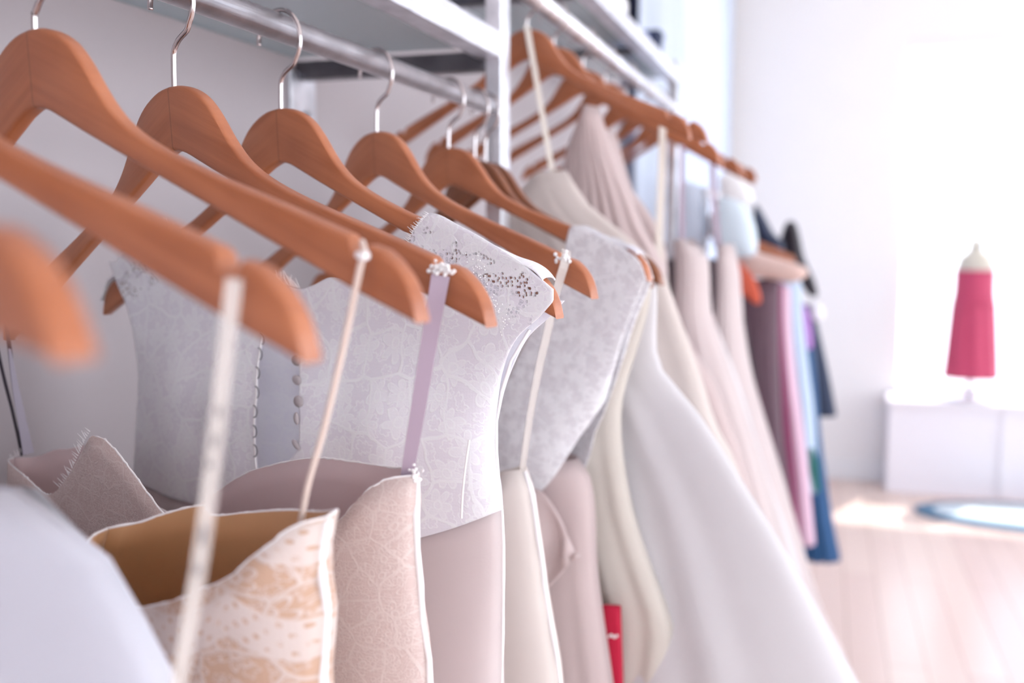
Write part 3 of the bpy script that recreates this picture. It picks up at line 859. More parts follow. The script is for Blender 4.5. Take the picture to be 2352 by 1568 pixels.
# flounce standing out at the hip
vs=[];fs=[];uv=[]
A=[(1205,1120),(1245,1130),(1290,1200),(1316,1262),(1322,1275)]; B=[(1225,1330),(1250,1352),(1280,1325),(1305,1298),(1322,1276)]
PA=catmull([loc(g,u,v,-.040) for u,v in A],8); PB=catmull([loc(g,u,v,-.050) for u,v in B],8)
for i,(p,q) in enumerate(zip(PA,PB)):
    for j in range(13):
        t=j/12; r=p.lerp(q,t); r.y-=.006*math.sin(math.pi*t)*math.sin(i*.35); vs.append(r); uv.append((r.x,r.z))
for i in range(len(PA)-1):
    for j in range(12):
        a=i*13+j; fs.append((a,a+1,a+14,a+13))
o=mesh('flounce',vs,fs,M['blush'],g.root,uv=uv); sd=o.modifiers.new('cloth','SOLIDIFY'); sd.thickness=.003; sd.offset=0

# ===== D6, D7: cream and big white skirts on the dark hangers
F=FR['h6']
g=Garment('dress',F,'cream silk dress hanging between the sheer lace dress and the big white skirt',group=GW)
L=g.edge([(1150,700),(1150,1000),(1150,1600)],HEM,-.03)
R=g.edge([(1496,640),(1490,700),(1462,800),(1432,900),(1425,980),(1440,1110),(1470,1230),(1510,1340),(1545,1440),(1540,1520),(1530,1600)],HEM,.05)
near=[(1150,760),(1250,720),(1330,600),(1372,540),(1440,575),(1496,640)]
ring(g,L,R,near,near,[(-1.3,.07),(-.6,.028),(-.4,.022),(-.15,.012)],M['cream'],HEM,.005,6,.6)
F=FR['h7']
g=Garment('ball_gown',F,'big white full skirted gown spreading towards the bottom right over the floor','dress',GW)
L=g.edge([(1200,760),(1200,1000),(1180,1600)],HEM,-.03)
R=g.edge([(1507,625),(1508,700),(1506,770),(1512,835),(1545,880),(1600,945),(1660,1035),(1720,1130),(1780,1225),(1840,1330),(1900,1445),(1960,1560),(2010,1680)],HEM,.10)
near=[(1200,760),(1300,720),(1380,600),(1400,545),(1460,575),(1507,625)]
ring(g,L,R,near,near,[(-1.3,.2),(-.7,.085),(-.45,.045),(-.33,.022),(-.15,.012)],M['white'],.03,.005,4,.2,nu=70,nv=70,p=.5,grow=.6)
# ================================================================ racks and rails
YP=1.075   # where the two frames meet
XB=-.3575
def bar(name,x0,x1,y0,y1,z0,z1,mat,par,bev=.0015):
    return box(name,x0,x1,y0,y1,z0,z1,mat,par,bev)
rack=empty('garment_rack',(XB,YP,0)); tag(rack,'steel wall rack at left with round rail, square tube beam and frosted glass shelf','clothes rack')
def under(o,par):
    o.parent=par; o.matrix_parent_inverse=par.matrix_world.inverted()
bpy.context.view_layer.update()
def ws(o,par):   # keep world coordinates under an empty that only has a location
    o.matrix_local=Matrix.Translation(-Vector(par.location)); return o
P0=Vector((XR,-.9,RZ)); P1=Vector((XR,YP-.012,RZ))
v,f=tube_data([P0,P1],RR,32); o=mesh('hanging_rail',v,f,M['steel'],rack); ws(o,rack)
for p in o.data.polygons:
    if len(p.vertices)>4: p.use_smooth=False
zb0=atX(1156,150,XR).z; 
print('beam z',zb0)
ws(bar('shelf_beam',XR-.014,XR+.012,-.9,YP-.012,zb0,zb0+.028,M['steelz'],rack),rack)
post=ws(bar('post',XR-.006,XR+.013,YP-.012,YP+.018,0,2.1,M['steelz'],rack),rack)
ws(bar('cross_bar',-.60,XR-.006,YP-.010,YP+.012,atY(1000,145,YP).z-.012,atY(1000,145,YP).z+.009,M['steelx'],rack),rack)
fl=ws(bar('wall_bracket',-.60,-.594,YP-.03,YP+.03,1.515,1.585,M['steelz'],rack),rack)
v,f=tube_data([(-.594,YP-.002,1.532),(-.588,YP-.002,1.532)],.008,16); ws(mesh('bolt',v,f,M['steelz'],rack),rack)
ws(box('glass_shelf',-.598,XR-.0145,-.9,YP-.015,zb0+.012,zb0+.020,M['glass_shelf'],rack,.001),rack)
# ---- second bay, higher
RZ2=atX(1390,125,XR).z; print('rail2',RZ2)
rack2=empty('garment_rack',(XR,1.75,0)); tag(rack2,'higher white-lit steel rack beyond the post, carrying the second row of hangers','clothes rack')
v,f=tube_data([(XR,YP+.018,RZ2),(XR,2.42,RZ2)],.0125,24); o=mesh('hanging_rail',v,f,M['steelz'],rack2); ws(o,rack2)
zb2=atX(1465,95,XR).z
ws(bar('shelf_beam',XR-.014,XR+.014,YP+.018,2.42,zb2-.014,zb2+.014,M['steelz'],rack2),rack2)
ws(bar('post',XR-.012,XR+.014,2.42,2.446,0,1.80,M['steelz'],rack2),rack2)
ws(bar('shelf_beam',-.60,-.574,YP+.018,2.42,zb2-.014,zb2+.014,M['steelz'],rack2),rack2)
ws(box('glass_shelf',-.575,XR-.0145,YP+.02,2.42,zb2-.002,zb2+.006,M['glass_shelf'],rack2,.001),rack2)
for yy in (1.5,2.0): ws(bar('cross_bar',-.575,XR-.014,yy,yy+.02,zb2-.016,zb2-.002,M['steelx'],rack2),rack2)
# things on the upper shelf
def soft(name,c,sz,mat,seed=0,n=20):
    vs=[];fs=[]; rnd=random.Random(seed); ph=[rnd.uniform(0,6) for _ in range(6)]
    m_=14
    for i in range(m_+1):
        a=-math.pi/2+math.pi*i/m_
        for k in range(n):
            b=2*math.pi*k/n
            ca=abs(math.cos(a))**.55; sa=math.copysign(abs(math.sin(a))**.6,math.sin(a))
            cx_=math.copysign(abs(math.cos(b))**.6,math.cos(b)); sy=math.copysign(abs(math.sin(b))**.6,math.sin(b))
            w=1+.05*math.sin(3*b+ph[0]+2*a)+.04*math.sin(5*a+ph[1]+b)
            vs.append((sz[0]*ca*cx_*w,sz[1]*ca*sy*w,sz[2]*sa*w))
    for i in range(m_):
        for k in range(n): fs.append((i*n+k,i*n+(k+1)%n,(i+1)*n+(k+1)%n,(i+1)*n+k))
    o=mesh(name,vs,fs,mat); o.location=c; return o
sz=zb2+.0065
M['navy']=plain('navy_fabric',(44,54,84),.7); M['bluefab']=plain('blue_fabric',(150,165,215),.8); M['dgreen']=plain('grey_green_box',(96,110,108),.8)
M['wfab']=plain('white_fabric',(246,244,246),.85); M['lampw']=plain('white_veil',(244,246,248),.85)
for i,(y,l,h,lab,mt) in enumerate(((1.25,.10,.040,'grey-green folded cloth on the upper shelf just beyond the steel post','dgreen'),(1.50,.07,.035,'dark grey folded cloth on the upper shelf between post and white veil','dgreen'))):
    o=soft('folded_cloth',(-.47,y,sz+h),(.08,l,h),M[mt],i); tag(o,lab,'folded cloth')
o=soft('bridal_veil',(-.44,1.92,sz+.045),(.06,.13,.045),M['wfab'],5); tag(o,'puffy white folded veil on the upper shelf, brightest item there','veil')
o=soft('folded_cloth',(-.44,2.27,sz+.038),(.05,.05,.038),M['bluefab'],8); tag(o,'light blue folded cloth at the far end of the upper shelf','folded cloth')
box_=empty('storage_box',(-.42,2.375,sz)); tag(box_,'small navy box at the very end of the upper shelf','box')
ws(box('box_body',-.46,-.38,2.345,2.405,sz,sz+.075,M['navy'],box_,.002),box_); ws(box('box_lid',-.463,-.377,2.342,2.408,sz+.075,sz+.09,M['navy'],box_,.002),box_)

# ---- hangers and garments of the second bay
G2_='wooden coat hangers on the higher second rail'
GB='pale dresses on the higher second rail'
def apex2(u,v): 
    p=atX(u,v,XR); return p
B={}
B[1]=solve(apex2(1210,68),(1585,318))
za=B[1].A.z
def fr2(y,yaw=18,tilt=1.0,dz=0): return Frame(Vector((XR,y,za+dz)),yaw,tilt)
B[2]=fr2(1.33,16,-1); B[3]=fr2(1.50,14,1,-.004); B[4]=fr2(1.66,20,2); B[5]=fr2(1.84,14,0,-.006); B[6]=fr2(2.03,18,1); B[7]=fr2(2.20,12,-1,-.004); B[8]=fr2(2.34,20,1)
labs=['large blurred wooden hanger right beside the steel post with a beige strap over its hump','second hanger on the higher rail, its left arm crossing behind the post',
'third hanger on the higher rail carrying the pleated blush halter dress','fourth hanger on the higher rail above the long cream strap','fifth hanger on the higher rail, mostly hidden by nearer wooden arms','sixth hanger on the higher rail, a small orange-brown tip showing',
'seventh hanger on the higher rail, small brown arm under the white background','last small hanger on the higher rail before the coloured clothes']
for k in range(1,9): hanger(B[k],labs[k-1],G2_,railz=RZ2+.0035)
# B1
F=B[1]
g=Garment('dress',F,'cream dress with a long beige strap crossing in front of the large blurred hanger',group=GB)
L=g.edge([(1150,480),(1150,900),(1150,1500)],.2,-.03)
R=g.edge([(1300,395),(1360,480),(1425,530),(1490,590),(1530,640),(1550,700),(1580,780),(1612,870),(1645,975),(1680,1040),(1720,1150),(1800,1400)],.2,.05)
near=[(1150,470),(1200,430),(1235,395),(1300,392)]
ring(g,L,R,near,near,[(-1.4,.14),(-.6,.05),(-.35,.02),(-.2,.012)],M['ivory'],.2,.005,6,.1)
s_=strap('strap',[pw(F,1212,62,.0),pw(F,1213,75,-.0085),pw(F,1228,160,-.012),pw(F,1245,260,-.012),pw(F,1268,392,-.010)],(.0075,.0065),M['cream'],F,g.root,.0012); tag(s_,'long beige strap')
# B3 pleated halter
F=B[2]
g=Garment('dress',F,'pleated blush halter dress rising to a narrow peak under the blurred wooden arm',group=GB)
L=g.edge([(1350,245),(1310,330),(1285,430),(1240,540),(1200,700),(1180,1200)],.2,-.03)
R=g.edge([(1368,245),(1400,330),(1425,400),(1452,460),(1475,520),(1520,600),(1560,760),(1600,900),(1700,1300)],.2,.04)
near=[(1350,245),(1359,243),(1368,245)]
ring(g,L,R,near,near,[(-1.4,.14),(-.6,.05),(-.3,.03),(-.1,.02),(-.03,.008)],M['blush'],.2,.008,9,.5,grow=.25)
F=B[3]
g=Garment('dress',F,'second blush halter dress beside a bright gap, its cream strap hanging straight down',group=GB)
L=g.edge([(1395,300),(1400,380),(1400,470),(1380,700),(1350,1200)],.2,-.03)
R=g.edge([(1404,300),(1420,370),(1446,450),(1485,480),(1520,430),(1545,420),(1552,520),(1560,620),(1590,760),(1620,860),(1700,1200)],.2,.04)
R=g.edge([(1404,300),(1425,370),(1450,440),(1490,490),(1522,560),(1531,620),(1533,690),(1570,770),(1650,900),(1740,1200)],.2,.04)
near=[(1395,300),(1400,298),(1404,300)]
ring(g,L,R,near,near,[(-1.4,.14),(-.6,.05),(-.3,.03),(-.1,.02),(-.03,.008)],M['blush'],.2,.006,8,.9,grow=.25)
s_=strap('strap',[pw(F,1522,290,-.012),pw(F,1520,380,-.014),pw(F,1516,500,-.015),pw(F,1512,640,-.016)],(.010,.012),M['cream'],F,g.root,.0014); tag(s_,'wide cream strap')
# others: straps and narrow bodices with dark slots in between
def simple(F,label,Lp,Rp,near,mat,T=None,fold=.006,n=6,hem=.2,fl=.05,cat='dress',name='dress',group=GB,ph=.3,pp=.55):
    g=Garment(name,F,label,cat,group); L=g.edge(Lp,hem,-.02); R=g.edge(Rp,hem,fl)
    ring(g,L,R,near,near,T or [(-1.4,.16),(-.7,.07),(-.3,.03),(-.1,.012)],M[mat] if isinstance(mat,str) else mat,hem,fold,n,ph,nu=36,nv=44,p=pp); return g
g=simple(B[4],'soft pink chiffon dress beside the first dark slot on the higher rail',[(1554,560),(1554,700),(1535,800),(1500,1400)],[(1590,560),(1620,580),(1625,640),(1626,706),(1655,800),(1690,900),(1740,1050),(1800,1250),(1850,1450)],[(1554,560),(1570,548),(1590,560)],'pinkw')
strap('strap',[pw(B[4],1568,300,-.008),pw(B[4],1566,420,-.010),pw(B[4],1568,560,-.010)],(.008,.008),M['ribbon'],B[4],g.root,.001)
g=simple(B[5],'pinkish white dress between the two dark slots on the higher rail',[(1560,600),(1560,800),(1560,1300)],[(1600,590),(1618,600),(1622,650),(1624,705),(1650,770),(1700,900),(1760,1100),(1840,1350)],[(1560,600),(1575,590),(1600,590)],'white')
g=simple(B[6],'rosy white dress right of the second dark slot, its side seam flaring right',[(1650,590),(1650,705),(1632,790),(1620,1300)],[(1680,560),(1695,620),(1698,700),(1705,760),(1722,860),(1750,960),(1790,1090),(1830,1230),(1880,1400),(1950,1560)],[(1648,575),(1665,560),(1680,560)],'pinkw',hem=.08,fl=.08)
strap('strap',[pw(B[6],1635,340,-.008),pw(B[6],1640,450,-.010),pw(B[6],1652,575,-.010)],(.012,.012),M['ribbon'],B[6],g.root,.001)
g=simple(B[7],'white gown forming the outer edge of the pale row beside the plum dress',[(1654,600),(1654,705),(1625,850),(1600,1300)],[(1690,590),(1702,690),(1706,775),(1715,850),(1735,960),(1760,1060),(1795,1190),(1835,1300),(1885,1420),(1955,1560),(2020,1700)],[(1650,590),(1670,575),(1690,590)],'white',hem=.004,fl=.1,T=[(-1.5,.22),(-.8,.08),(-.3,.03),(-.1,.012)])
# dark sheet added behind the slots, giving the gaps their shade
M['gapdark']=cloth('gap_shade_cloth',(70,54,64),.1,.7,bump=.05)
g=simple(B[8],'dark sheet added behind the narrow gaps between the pale dresses, darkening them',[(1525,598),(1525,700),(1530,900),(1500,1300)],[(1652,598),(1655,700),(1650,900),(1650,1300)],[(1525,598),(1590,590),(1652,598)],'gapdark',fl=.0,hem=.5,fold=.003)
# small pale shop tags / light blue tops on the rail
o=soft('folded_cloth',(0,0,0),(.03,.03,.03),M['wfab'],3); 
bpy.data.objects.remove(o)

# red patch of cloth low between the skirts
M['redc']=cloth('crimson_cloth',(196,24,62),.1,.6,bump=.05)
F=Frame(Vector((XR,.962,1.45)),25,0)
g=Garment('dress',F,'crimson red cloth with a small white print glimpsed low between blush and cream skirts',group=None)
L=g.edge([(1365,1392),(1368,1450),(1372,1600)],.2,0); R=g.edge([(1424,1392),(1426,1450),(1430,1600)],.2,0)
near=[(1365,1392),(1395,1388),(1424,1392)]
ring(g,L,R,near,near,[(-1.4,.012),(-.6,.006)],M['redc'],.2,.002,3)
pts=[pw(F,u,v,-.0085) for u,v in ((1398,1462),(1404,1458),(1411,1463),(1418,1459))]
wtube('white_print',pts,.0012,M['thread'],g.root)

# ================================================================ coloured clothes further down the shop
YC=3.0
rack3=empty('garment_rack',(-.36,3.0,0)); tag(rack3,'far clothes rail holding the coloured dresses beyond the white row','clothes rack')
ZC=1.50
v,f=tube_data([(-.30,2.62,ZC),(-.30,3.62,ZC)],.0125,20); ws(mesh('hanging_rail',v,f,M['steelz'],rack3),rack3)
for yy in (2.62,3.62):
    ws(box('post',-.3125,-.2875,yy-.0125,yy+.0125,0,ZC,M['steelz'],rack3,.002),rack3)
    ws(box('foot',-.52,-.08,yy-.015,yy+.015,0,.025,M['steelz'],rack3,.004),rack3)
def cm(n,c,tr=.15): M[n]=cloth(n,c,tr,.6,bump=.05); return n
cm('plum',(112,86,98)); cm('maroon',(128,34,84)); cm('pinkc',(232,196,216)); cm('lblue',(200,218,238)); cm('paleblue',(226,238,248)); cm('green',(60,130,120)); cm('navyc',(48,58,84)); cm('teal',(48,92,140)); cm('violet',(206,150,228)); cm('blackc',(44,36,44)); cm('orange',(232,110,84)); cm('peach',(232,200,190)); cm('dkgreen',(52,50,56)); cm('tanc',(200,140,90)); cm('violetd',(92,84,140)); cm('bluegrey',(214,222,238))
GC='coloured dresses on the far rail'
def cframe(y,yaw=4): return Frame(Vector((-.30,y,ZC-.055)),yaw,0)
def chang(y,label):
    F=cframe(y); hanger(F,label,'wooden hangers on the far rail',railz=ZC+.0035); return F
names=['plum brown','maroon','pale pink','light blue','teal blue','navy']
Cl=[(2.74,'plum','long plum brown dress, first of the coloured row beside the white gown',[(1690,690),(1700,900),(1725,1100),(1760,1290)],[(1790,640),(1788,720),(1790,850),(1797,1000),(1812,1120),(1830,1262)],[(1690,690),(1705,650),(1745,640),(1790,640)],1262),
(2.86,'maroon','long maroon dress showing as a narrow strip right of the plum one',[(1720,680),(1720,1000),(1740,1240)],[(1800,650),(1800,720),(1806,830),(1815,950),(1828,1090),(1842,1240)],[(1720,680),(1760,645),(1800,650)],1242),
(3.00,'pinkc','pale pink dress strip between the maroon and the teal blue dresses',[(1740,700),(1740,1000),(1760,1240)],[(1815,660),(1818,760),(1828,860),(1842,960),(1856,1080),(1872,1243)],[(1740,680),(1780,655),(1815,660)],1245),
(3.12,'lblue','light blue dress with a touch of green low on its side',[(1760,650),(1765,900),(1780,1140)],[(1838,625),(1845,740),(1858,850),(1868,930),(1874,1010),(1880,1120)],[(1760,640),(1800,622),(1838,625)],1125),
(3.26,'teal','long teal blue dress reaching lowest at the end of the coloured row',[(1780,900),(1790,1100),(1800,1282)],[(1868,800),(1878,900),(1886,1000),(1900,1110),(1914,1200),(1930,1277)],[(1780,900),(1820,820),(1868,800)],1282),
(3.40,'navyc','dark navy short coat dress, rightmost of the coloured row',[(1800,740),(1810,850),(1830,950)],[(1868,700),(1884,770),(1900,840),(1912,900),(1921,950)],[(1800,740),(1830,700),(1868,700)],952)]
for y,mt,lab,Lp,Rp,near,hempx in Cl:
    F=chang(y,'small wooden hanger inside the '+lab.split(',')[0].split(' showing')[0].split(' strip')[0].split(' with')[0].split(' reaching')[0])
    hem=atY((Rp[-1][0]),hempx,y).z
    g=Garment('dress',F,lab,'dress',GC)
    L=g.edge(Lp); R=g.edge(Rp)
    ring(g,L,R,near,near,[(-1.3,.05),(-.5,.04),(-.05,.03)],M[mt],hem,.008,5,y*7,nu=36,nv=40)
    if mt=='lblue':
        vs=[];fs=[];
        a=[loc(g,u,v,-.040) for u,v in ((1858,1030),(1868,1028),(1880,1060),(1884,1128),(1870,1130),(1860,1080))]
        vs=[tuple(p) for p in a]+[(p.x,p.y-.004,p.z) for p in a]; n=6
        fs=[tuple(range(n))[::-1],tuple(range(n,2*n))]+[(i,(i+1)%n,(i+1)%n+n,i+n) for i in range(n)]
        tag(mesh('green_sash',vs,fs,M['green'],g.root,smooth=False),'green sash end')
    if mt=='plum':
        pass
def slab(name,F,pts,off,th,mat,label,cat,bev=.01,sub=True,group=None):
    """padded cloth shape from its outline in the hanger plane"""
    V=F.vert(); P=[]
    for u,v in pts:
        x,z=V.hp(u,v,off); P.append(Vector((x,off,z)))
    P=catmull(P,5,True); c=sum(P,Vector())/len(P); n=len(P); vs=[];fs=[]
    rings=[(1,-.25),(.94,-.7),(.75,-.95),(.4,-1.05)]
    for sgn in (1,-1):
        for k,h in rings:
            for p in P: q=c.lerp(p,k); vs.append((q.x,off+sgn*h*th/2,q.z))
        vs.append((c.x,off-sgn*1.08*th/2,c.z))
    m_=len(rings); tot=m_*n+1
    for s in (0,1):
        b=s*tot
        for r in range(m_-1):
            for i in range(n): fs.append((b+r*n+i,b+r*n+(i+1)%n,b+(r+1)*n+(i+1)%n,b+(r+1)*n+i))
        for i in range(n): fs.append((b+(m_-1)*n+i,b+(m_-1)*n+(i+1)%n,b+m_*n))
    for i in range(n): fs.append((i,tot+i,tot+(i+1)%n,(i+1)%n))
    uv=[(v[0],v[2]) for v in vs]
    o=mesh(name,vs,fs,mat,uv=uv); o.matrix_world=V.mw()
    tag(o,label,cat,group); return o
F=cframe(2.70); slab('jacket',F,[(1690,590),(1715,575),(1760,585),(1810,600),(1850,615),(1852,635),(1820,648),(1770,640),(1720,632),(1695,628)],-.02,.09,M['peach'],'pale peach sleeve lying across the shoulders of the coloured row','jacket')
F=cframe(2.66); slab('scarf',F,[(1694,602),(1715,618),(1738,650),(1748,690),(1735,698),(1715,682),(1695,668)],-.03,.02,M['orange'],'orange red scarf end beside the plum brown dress','scarf')
F=cframe(2.62); slab('scarf',F,[(1692,700),(1704,698),(1720,780),(1738,900),(1728,930),(1710,850),(1698,780)],.02,.02,M['dkgreen'],'near black cloth strip between white gown and plum dress','scarf')
F=cframe(3.20); slab('hooded_jacket',F,[(1735,470),(1752,492),(1775,535),(1800,560),(1795,585),(1765,575),(1742,555),(1732,510)],0,.10,M['navyc'],'navy hood edge high on the coloured row, left of the black hood','jacket')
F=cframe(3.30); slab('hooded_jacket',F,[(1806,512),(1826,512),(1836,545),(1846,590),(1872,650),(1876,680),(1852,670),(1820,605),(1785,585),(1790,560)],0,.10,M['blackc'],'black jacket with upright collar on top of the coloured row','jacket')
F=cframe(3.44); slab('blouse',F,[(1824,690),(1848,700),(1862,745),(1866,800),(1856,810),(1842,775),(1828,730)],-.10,.05,M['violet'],'bright violet blouse beside the light blue dress','blouse')
F=cframe(3.46); slab('pompom',F,[(1862,700),(1878,696),(1892,712),(1890,732),(1874,738),(1862,724)],-.08,.05,M['wfab'],'small round white cloth puff by the navy coat dress','pompom')
F=cframe(2.58); slab('top',F,[(1640,470),(1668,450),(1710,470),(1734,520),(1736,580),(1700,590),(1650,575),(1636,530)],.0,.10,M['paleblue'],'pale blue top hanging high between white gowns and the navy hood','top')
F=cframe(2.60); slab('top',F,[(1560,430),(1600,425),(1620,470),(1625,540),(1600,560),(1560,555)],.0,.10,M['bluegrey'],'pale blue-grey top seen between ribbon straps above the dark slots','top')
F=cframe(2.56); slab('top',F,[(1655,405),(1690,402),(1722,430),(1728,462),(1690,470),(1660,455)],.02,.06,M['wfab'],'small bright white cloth over the far hangers','top')

# ================================================================ the shop
YF=5.85; XL=-.60; XRT=3.4; YB=-2.6; ZT=3.1
def st(o): tag(o,kind='structure'); return o
m,t,b,o_=newmat('pale_wood_floor')
tc=t.add('ShaderNodeTexCoord'); br=t.add('ShaderNodeTexBrick'); br.inputs['Scale'].default_value=1; br.inputs['Brick Width'].default_value=1.4; br.inputs['Row Height'].default_value=.12
br.inputs['Mortar Size'].default_value=.002; br.offset=.37
mp=t.add('ShaderNodeMapping'); mp.inputs['Rotation'].default_value=(0,0,math.pi/2); t.l.new(tc.outputs['Object'],mp.inputs[0]); t.l.new(mp.outputs[0],br.inputs['Vector'])
br.inputs['Color1'].default_value=lin((232,208,196)); br.inputs['Color2'].default_value=lin((222,194,184)); br.inputs['Mortar'].default_value=lin((170,140,126))
nz=t.add('ShaderNodeTexNoise'); nz.inputs['Scale'].default_value=3; nz.inputs['Detail'].default_value=6; mp2=t.add('ShaderNodeMapping'); mp2.inputs['Scale'].default_value=(18,1,1); t.l.new(tc.outputs['Object'],mp2.inputs[0]); t.l.new(mp2.outputs[0],nz.inputs['Vector'])
t.l.new(t.mix(t.math('MULTIPLY',nz.outputs[0],.2),br.outputs[0],lin((205,170,150))),b.inputs['Base Color']); b.inputs['Roughness'].default_value=.28
M['floor']=m
st(box('floor',XL-.1,XRT,YB,YF+.1,-.05,0,M['floor']))
st(box('ceiling',XL-.1,XRT,YB,YF+.1,ZT,ZT+.05,M['ceil']))
LY0,LY1,LZ0,LZ1=3.3,5.2,.95,2.6
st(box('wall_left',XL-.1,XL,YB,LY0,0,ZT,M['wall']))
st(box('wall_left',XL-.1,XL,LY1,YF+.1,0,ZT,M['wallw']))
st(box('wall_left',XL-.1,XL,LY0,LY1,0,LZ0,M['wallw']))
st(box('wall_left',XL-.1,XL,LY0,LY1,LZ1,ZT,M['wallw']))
win3=empty('window_3',(XL,LY0,LZ0)); tag(win3,kind='structure')
for a in ((LY0,LY0+.05,LZ0,LZ1),(LY1-.05,LY1,LZ0,LZ1),(LY0+.05,LY1-.05,LZ0,LZ0+.05),(LY0+.05,LY1-.05,LZ1-.05,LZ1),(4.22,4.27,LZ0+.05,LZ1-.05)):
    ws(box('window_frame',XL-.07,XL-.03,a[0],a[1],a[2],a[3],M['trim'],win3,.003),win3)
ws(box('window_pane',XL-.053,XL-.047,LY0+.05,LY1-.05,LZ0+.05,LZ1-.05,M['pane'],win3),win3)
for a in ((XL,.2,0,ZT),(3.0,XRT,0,ZT),(.2,3.0,0,1.0),(.2,3.0,2.5,ZT)): st(box('wall_rear',a[0],a[1],YB-.1,YB,a[2],a[3],M['wallw']))
fillwin=empty('rear_fill_window',(.2,YB,1.0)); tag(fillwin,kind='structure')  # window added behind the camera to brighten the front faces
ws(box('window_pane',.2,3.0,YB-.053,YB-.047,1.0,2.5,M['pane'],fillwin),fillwin)
for xx in (.2,1.1,2.05,2.95): ws(box('window_frame',xx,xx+.05,YB-.08,YB-.03,1.0,2.5,M['trim'],fillwin,.003),fillwin)
# far wall around the shop window
WX0=.36; WX1=2.95; WZ0=.50; WZ1=2.42
st(box('wall_far',XL,WX0,YF,YF+.1,0,ZT,M['wallw']))
st(box('wall_far',WX1,XRT,YF,YF+.1,0,ZT,M['wallw']))
st(box('wall_far',WX0,WX1,YF,YF+.1,WZ1,ZT,M['wallw']))
st(box('wall_far',WX0,WX1,YF,YF+.1,0,WZ0,M['wallw']))
st(box('baseboard_far',XL,XRT,YF-.015,YF,0,.10,M['trim'],bevel=.003))
st(box('baseboard_left',XL,XL+.014,YB,YF-.015,0,.10,M['trim'],bevel=.003))
win=empty('window_1',(WX0,YF,WZ0)); tag(win,kind='structure')
fw=.05
for a in ((WX0,WX0+fw,WZ0+fw,WZ1-fw),(WX1-fw,WX1,WZ0+fw,WZ1-fw),(WX0,WX1,WZ0,WZ0+fw),(WX0,WX1,WZ1-fw,WZ1),(1.45,1.5,WZ0+fw,WZ1-fw),(2.2,2.25,WZ0+fw,WZ1-fw)):
    ws(box('window_frame',a[0],a[1],YF+.02,YF+.07,a[2],a[3],M['trim'],win,.003),win)
ws(box('window_pane',WX0+fw,WX1-fw,YF+.042,YF+.048,WZ0+fw,WZ1-fw,M['pane'],win),win)
# right side: open shop front with slim posts
st(box('wall_right',XRT,XRT+.1,YB,YF+.1,0,.45,M['wallw'])); st(box('wall_right',XRT,XRT+.1,YB,YF+.1,2.7,ZT,M['wallw']))
for i,yy in enumerate((YB,-.6,1.5,3.6,YF-.1)): st(box('wall_right',XRT,XRT+.1,yy,yy+.1,.45,2.7,M['wallw']))
win2=empty('window_2',(XRT,1.5,.45)); tag(win2,kind='structure')
ws(box('window_pane',XRT+.045,XRT+.051,YB+.1,YF-.1,.45,2.7,M['pane'],win2),win2)
# display platform below the window
M['plat']=plain('platform_paint',(240,234,240),.7)
pl=empty('display_platform',(1.8,5.0,0)); tag(pl,'long low white display platform below the bright shop window','platform')
PY0=4.42
PY0=5.60
pz=atY(2200,925,PY0).z
print('plat z',pz)
px0=atY(2040,1000,PY0).x
ws(box('platform_body',px0,3.2,PY0+.02,YF-.02,0.0,pz-.03,M['plat'],pl,.004),pl); ws(box('platform_top',px0-.01,3.22,PY0,YF-.016,pz-.03,pz,M['plat'],pl,.004),pl)
for xx in (px0+.55,px0+1.1,px0+1.65,px0+2.2): ws(box('panel_batten',xx,xx+.03,PY0+.008,PY0+.02,.03,pz-.04,M['plat'],pl,.002),pl)
# pale curtain on the left wall
M['curt']=cloth('pale_blue_curtain',(226,234,248),.3,.8,bump=.05)
def curtain(y0,y1,x,z0,z1,label,per,ph):
    vs=[];uv=[];fs=[]; n=int((y1-y0)/.02)
    for i in range(n+1):
        y=y0+(y1-y0)*i/n
        for j in range(13):
            z=z0+(z1-z0)*j/12; a=.03*(1-.35*j/12)
            xx=x+a*math.sin(2*math.pi*y/per+ph)+.012*math.sin(2*math.pi*y/(per*.43)+z)
            vs.append((xx,y+.01*math.sin(z*2+i),z)); uv.append((y,z))
    for i in range(n):
        for j in range(12): a=i*13+j; fs.append((a,a+1,a+14,a+13))
    o=mesh('curtain',vs,fs,M['curt'],uv=uv); sd=o.modifiers.new('c','SOLIDIFY'); sd.thickness=.003
    tag(o,label,'curtain')
curtain(3.0,4.35,-.53,.03,2.95,'pale blue white curtain along the left wall, nearer half','.22' and .22,0)
curtain(4.42,5.75,-.53,.03,2.95,'pale blue white curtain along the left wall, half next to the far corner',.25,1)
# dark framed mirror edge high behind the second bay
fm=empty('wall_frame',(-.59,2.62,1.85)); tag(fm,'dark blue edged picture frame high on the left wall above the rack','picture frame')
y0=atX(1452,30,-.59).y
for a in ((y0,y0+.05,1.84,2.3),(y0+.5,y0+.55,1.84,2.3)): ws(box('frame_rail',-.598,-.565,a[0],a[1],a[2],a[3],M['navy'],fm,.002),fm)
for a in ((1.84,1.87),(2.27,2.30)): ws(box('frame_rail',-.598,-.565,y0+.05,y0+.5,a[0],a[1],M['navy'],fm,.002),fm)
ws(box('picture',-.598,-.585,y0+.05,y0+.5,1.87,2.27,M['wfab'],fm),fm)

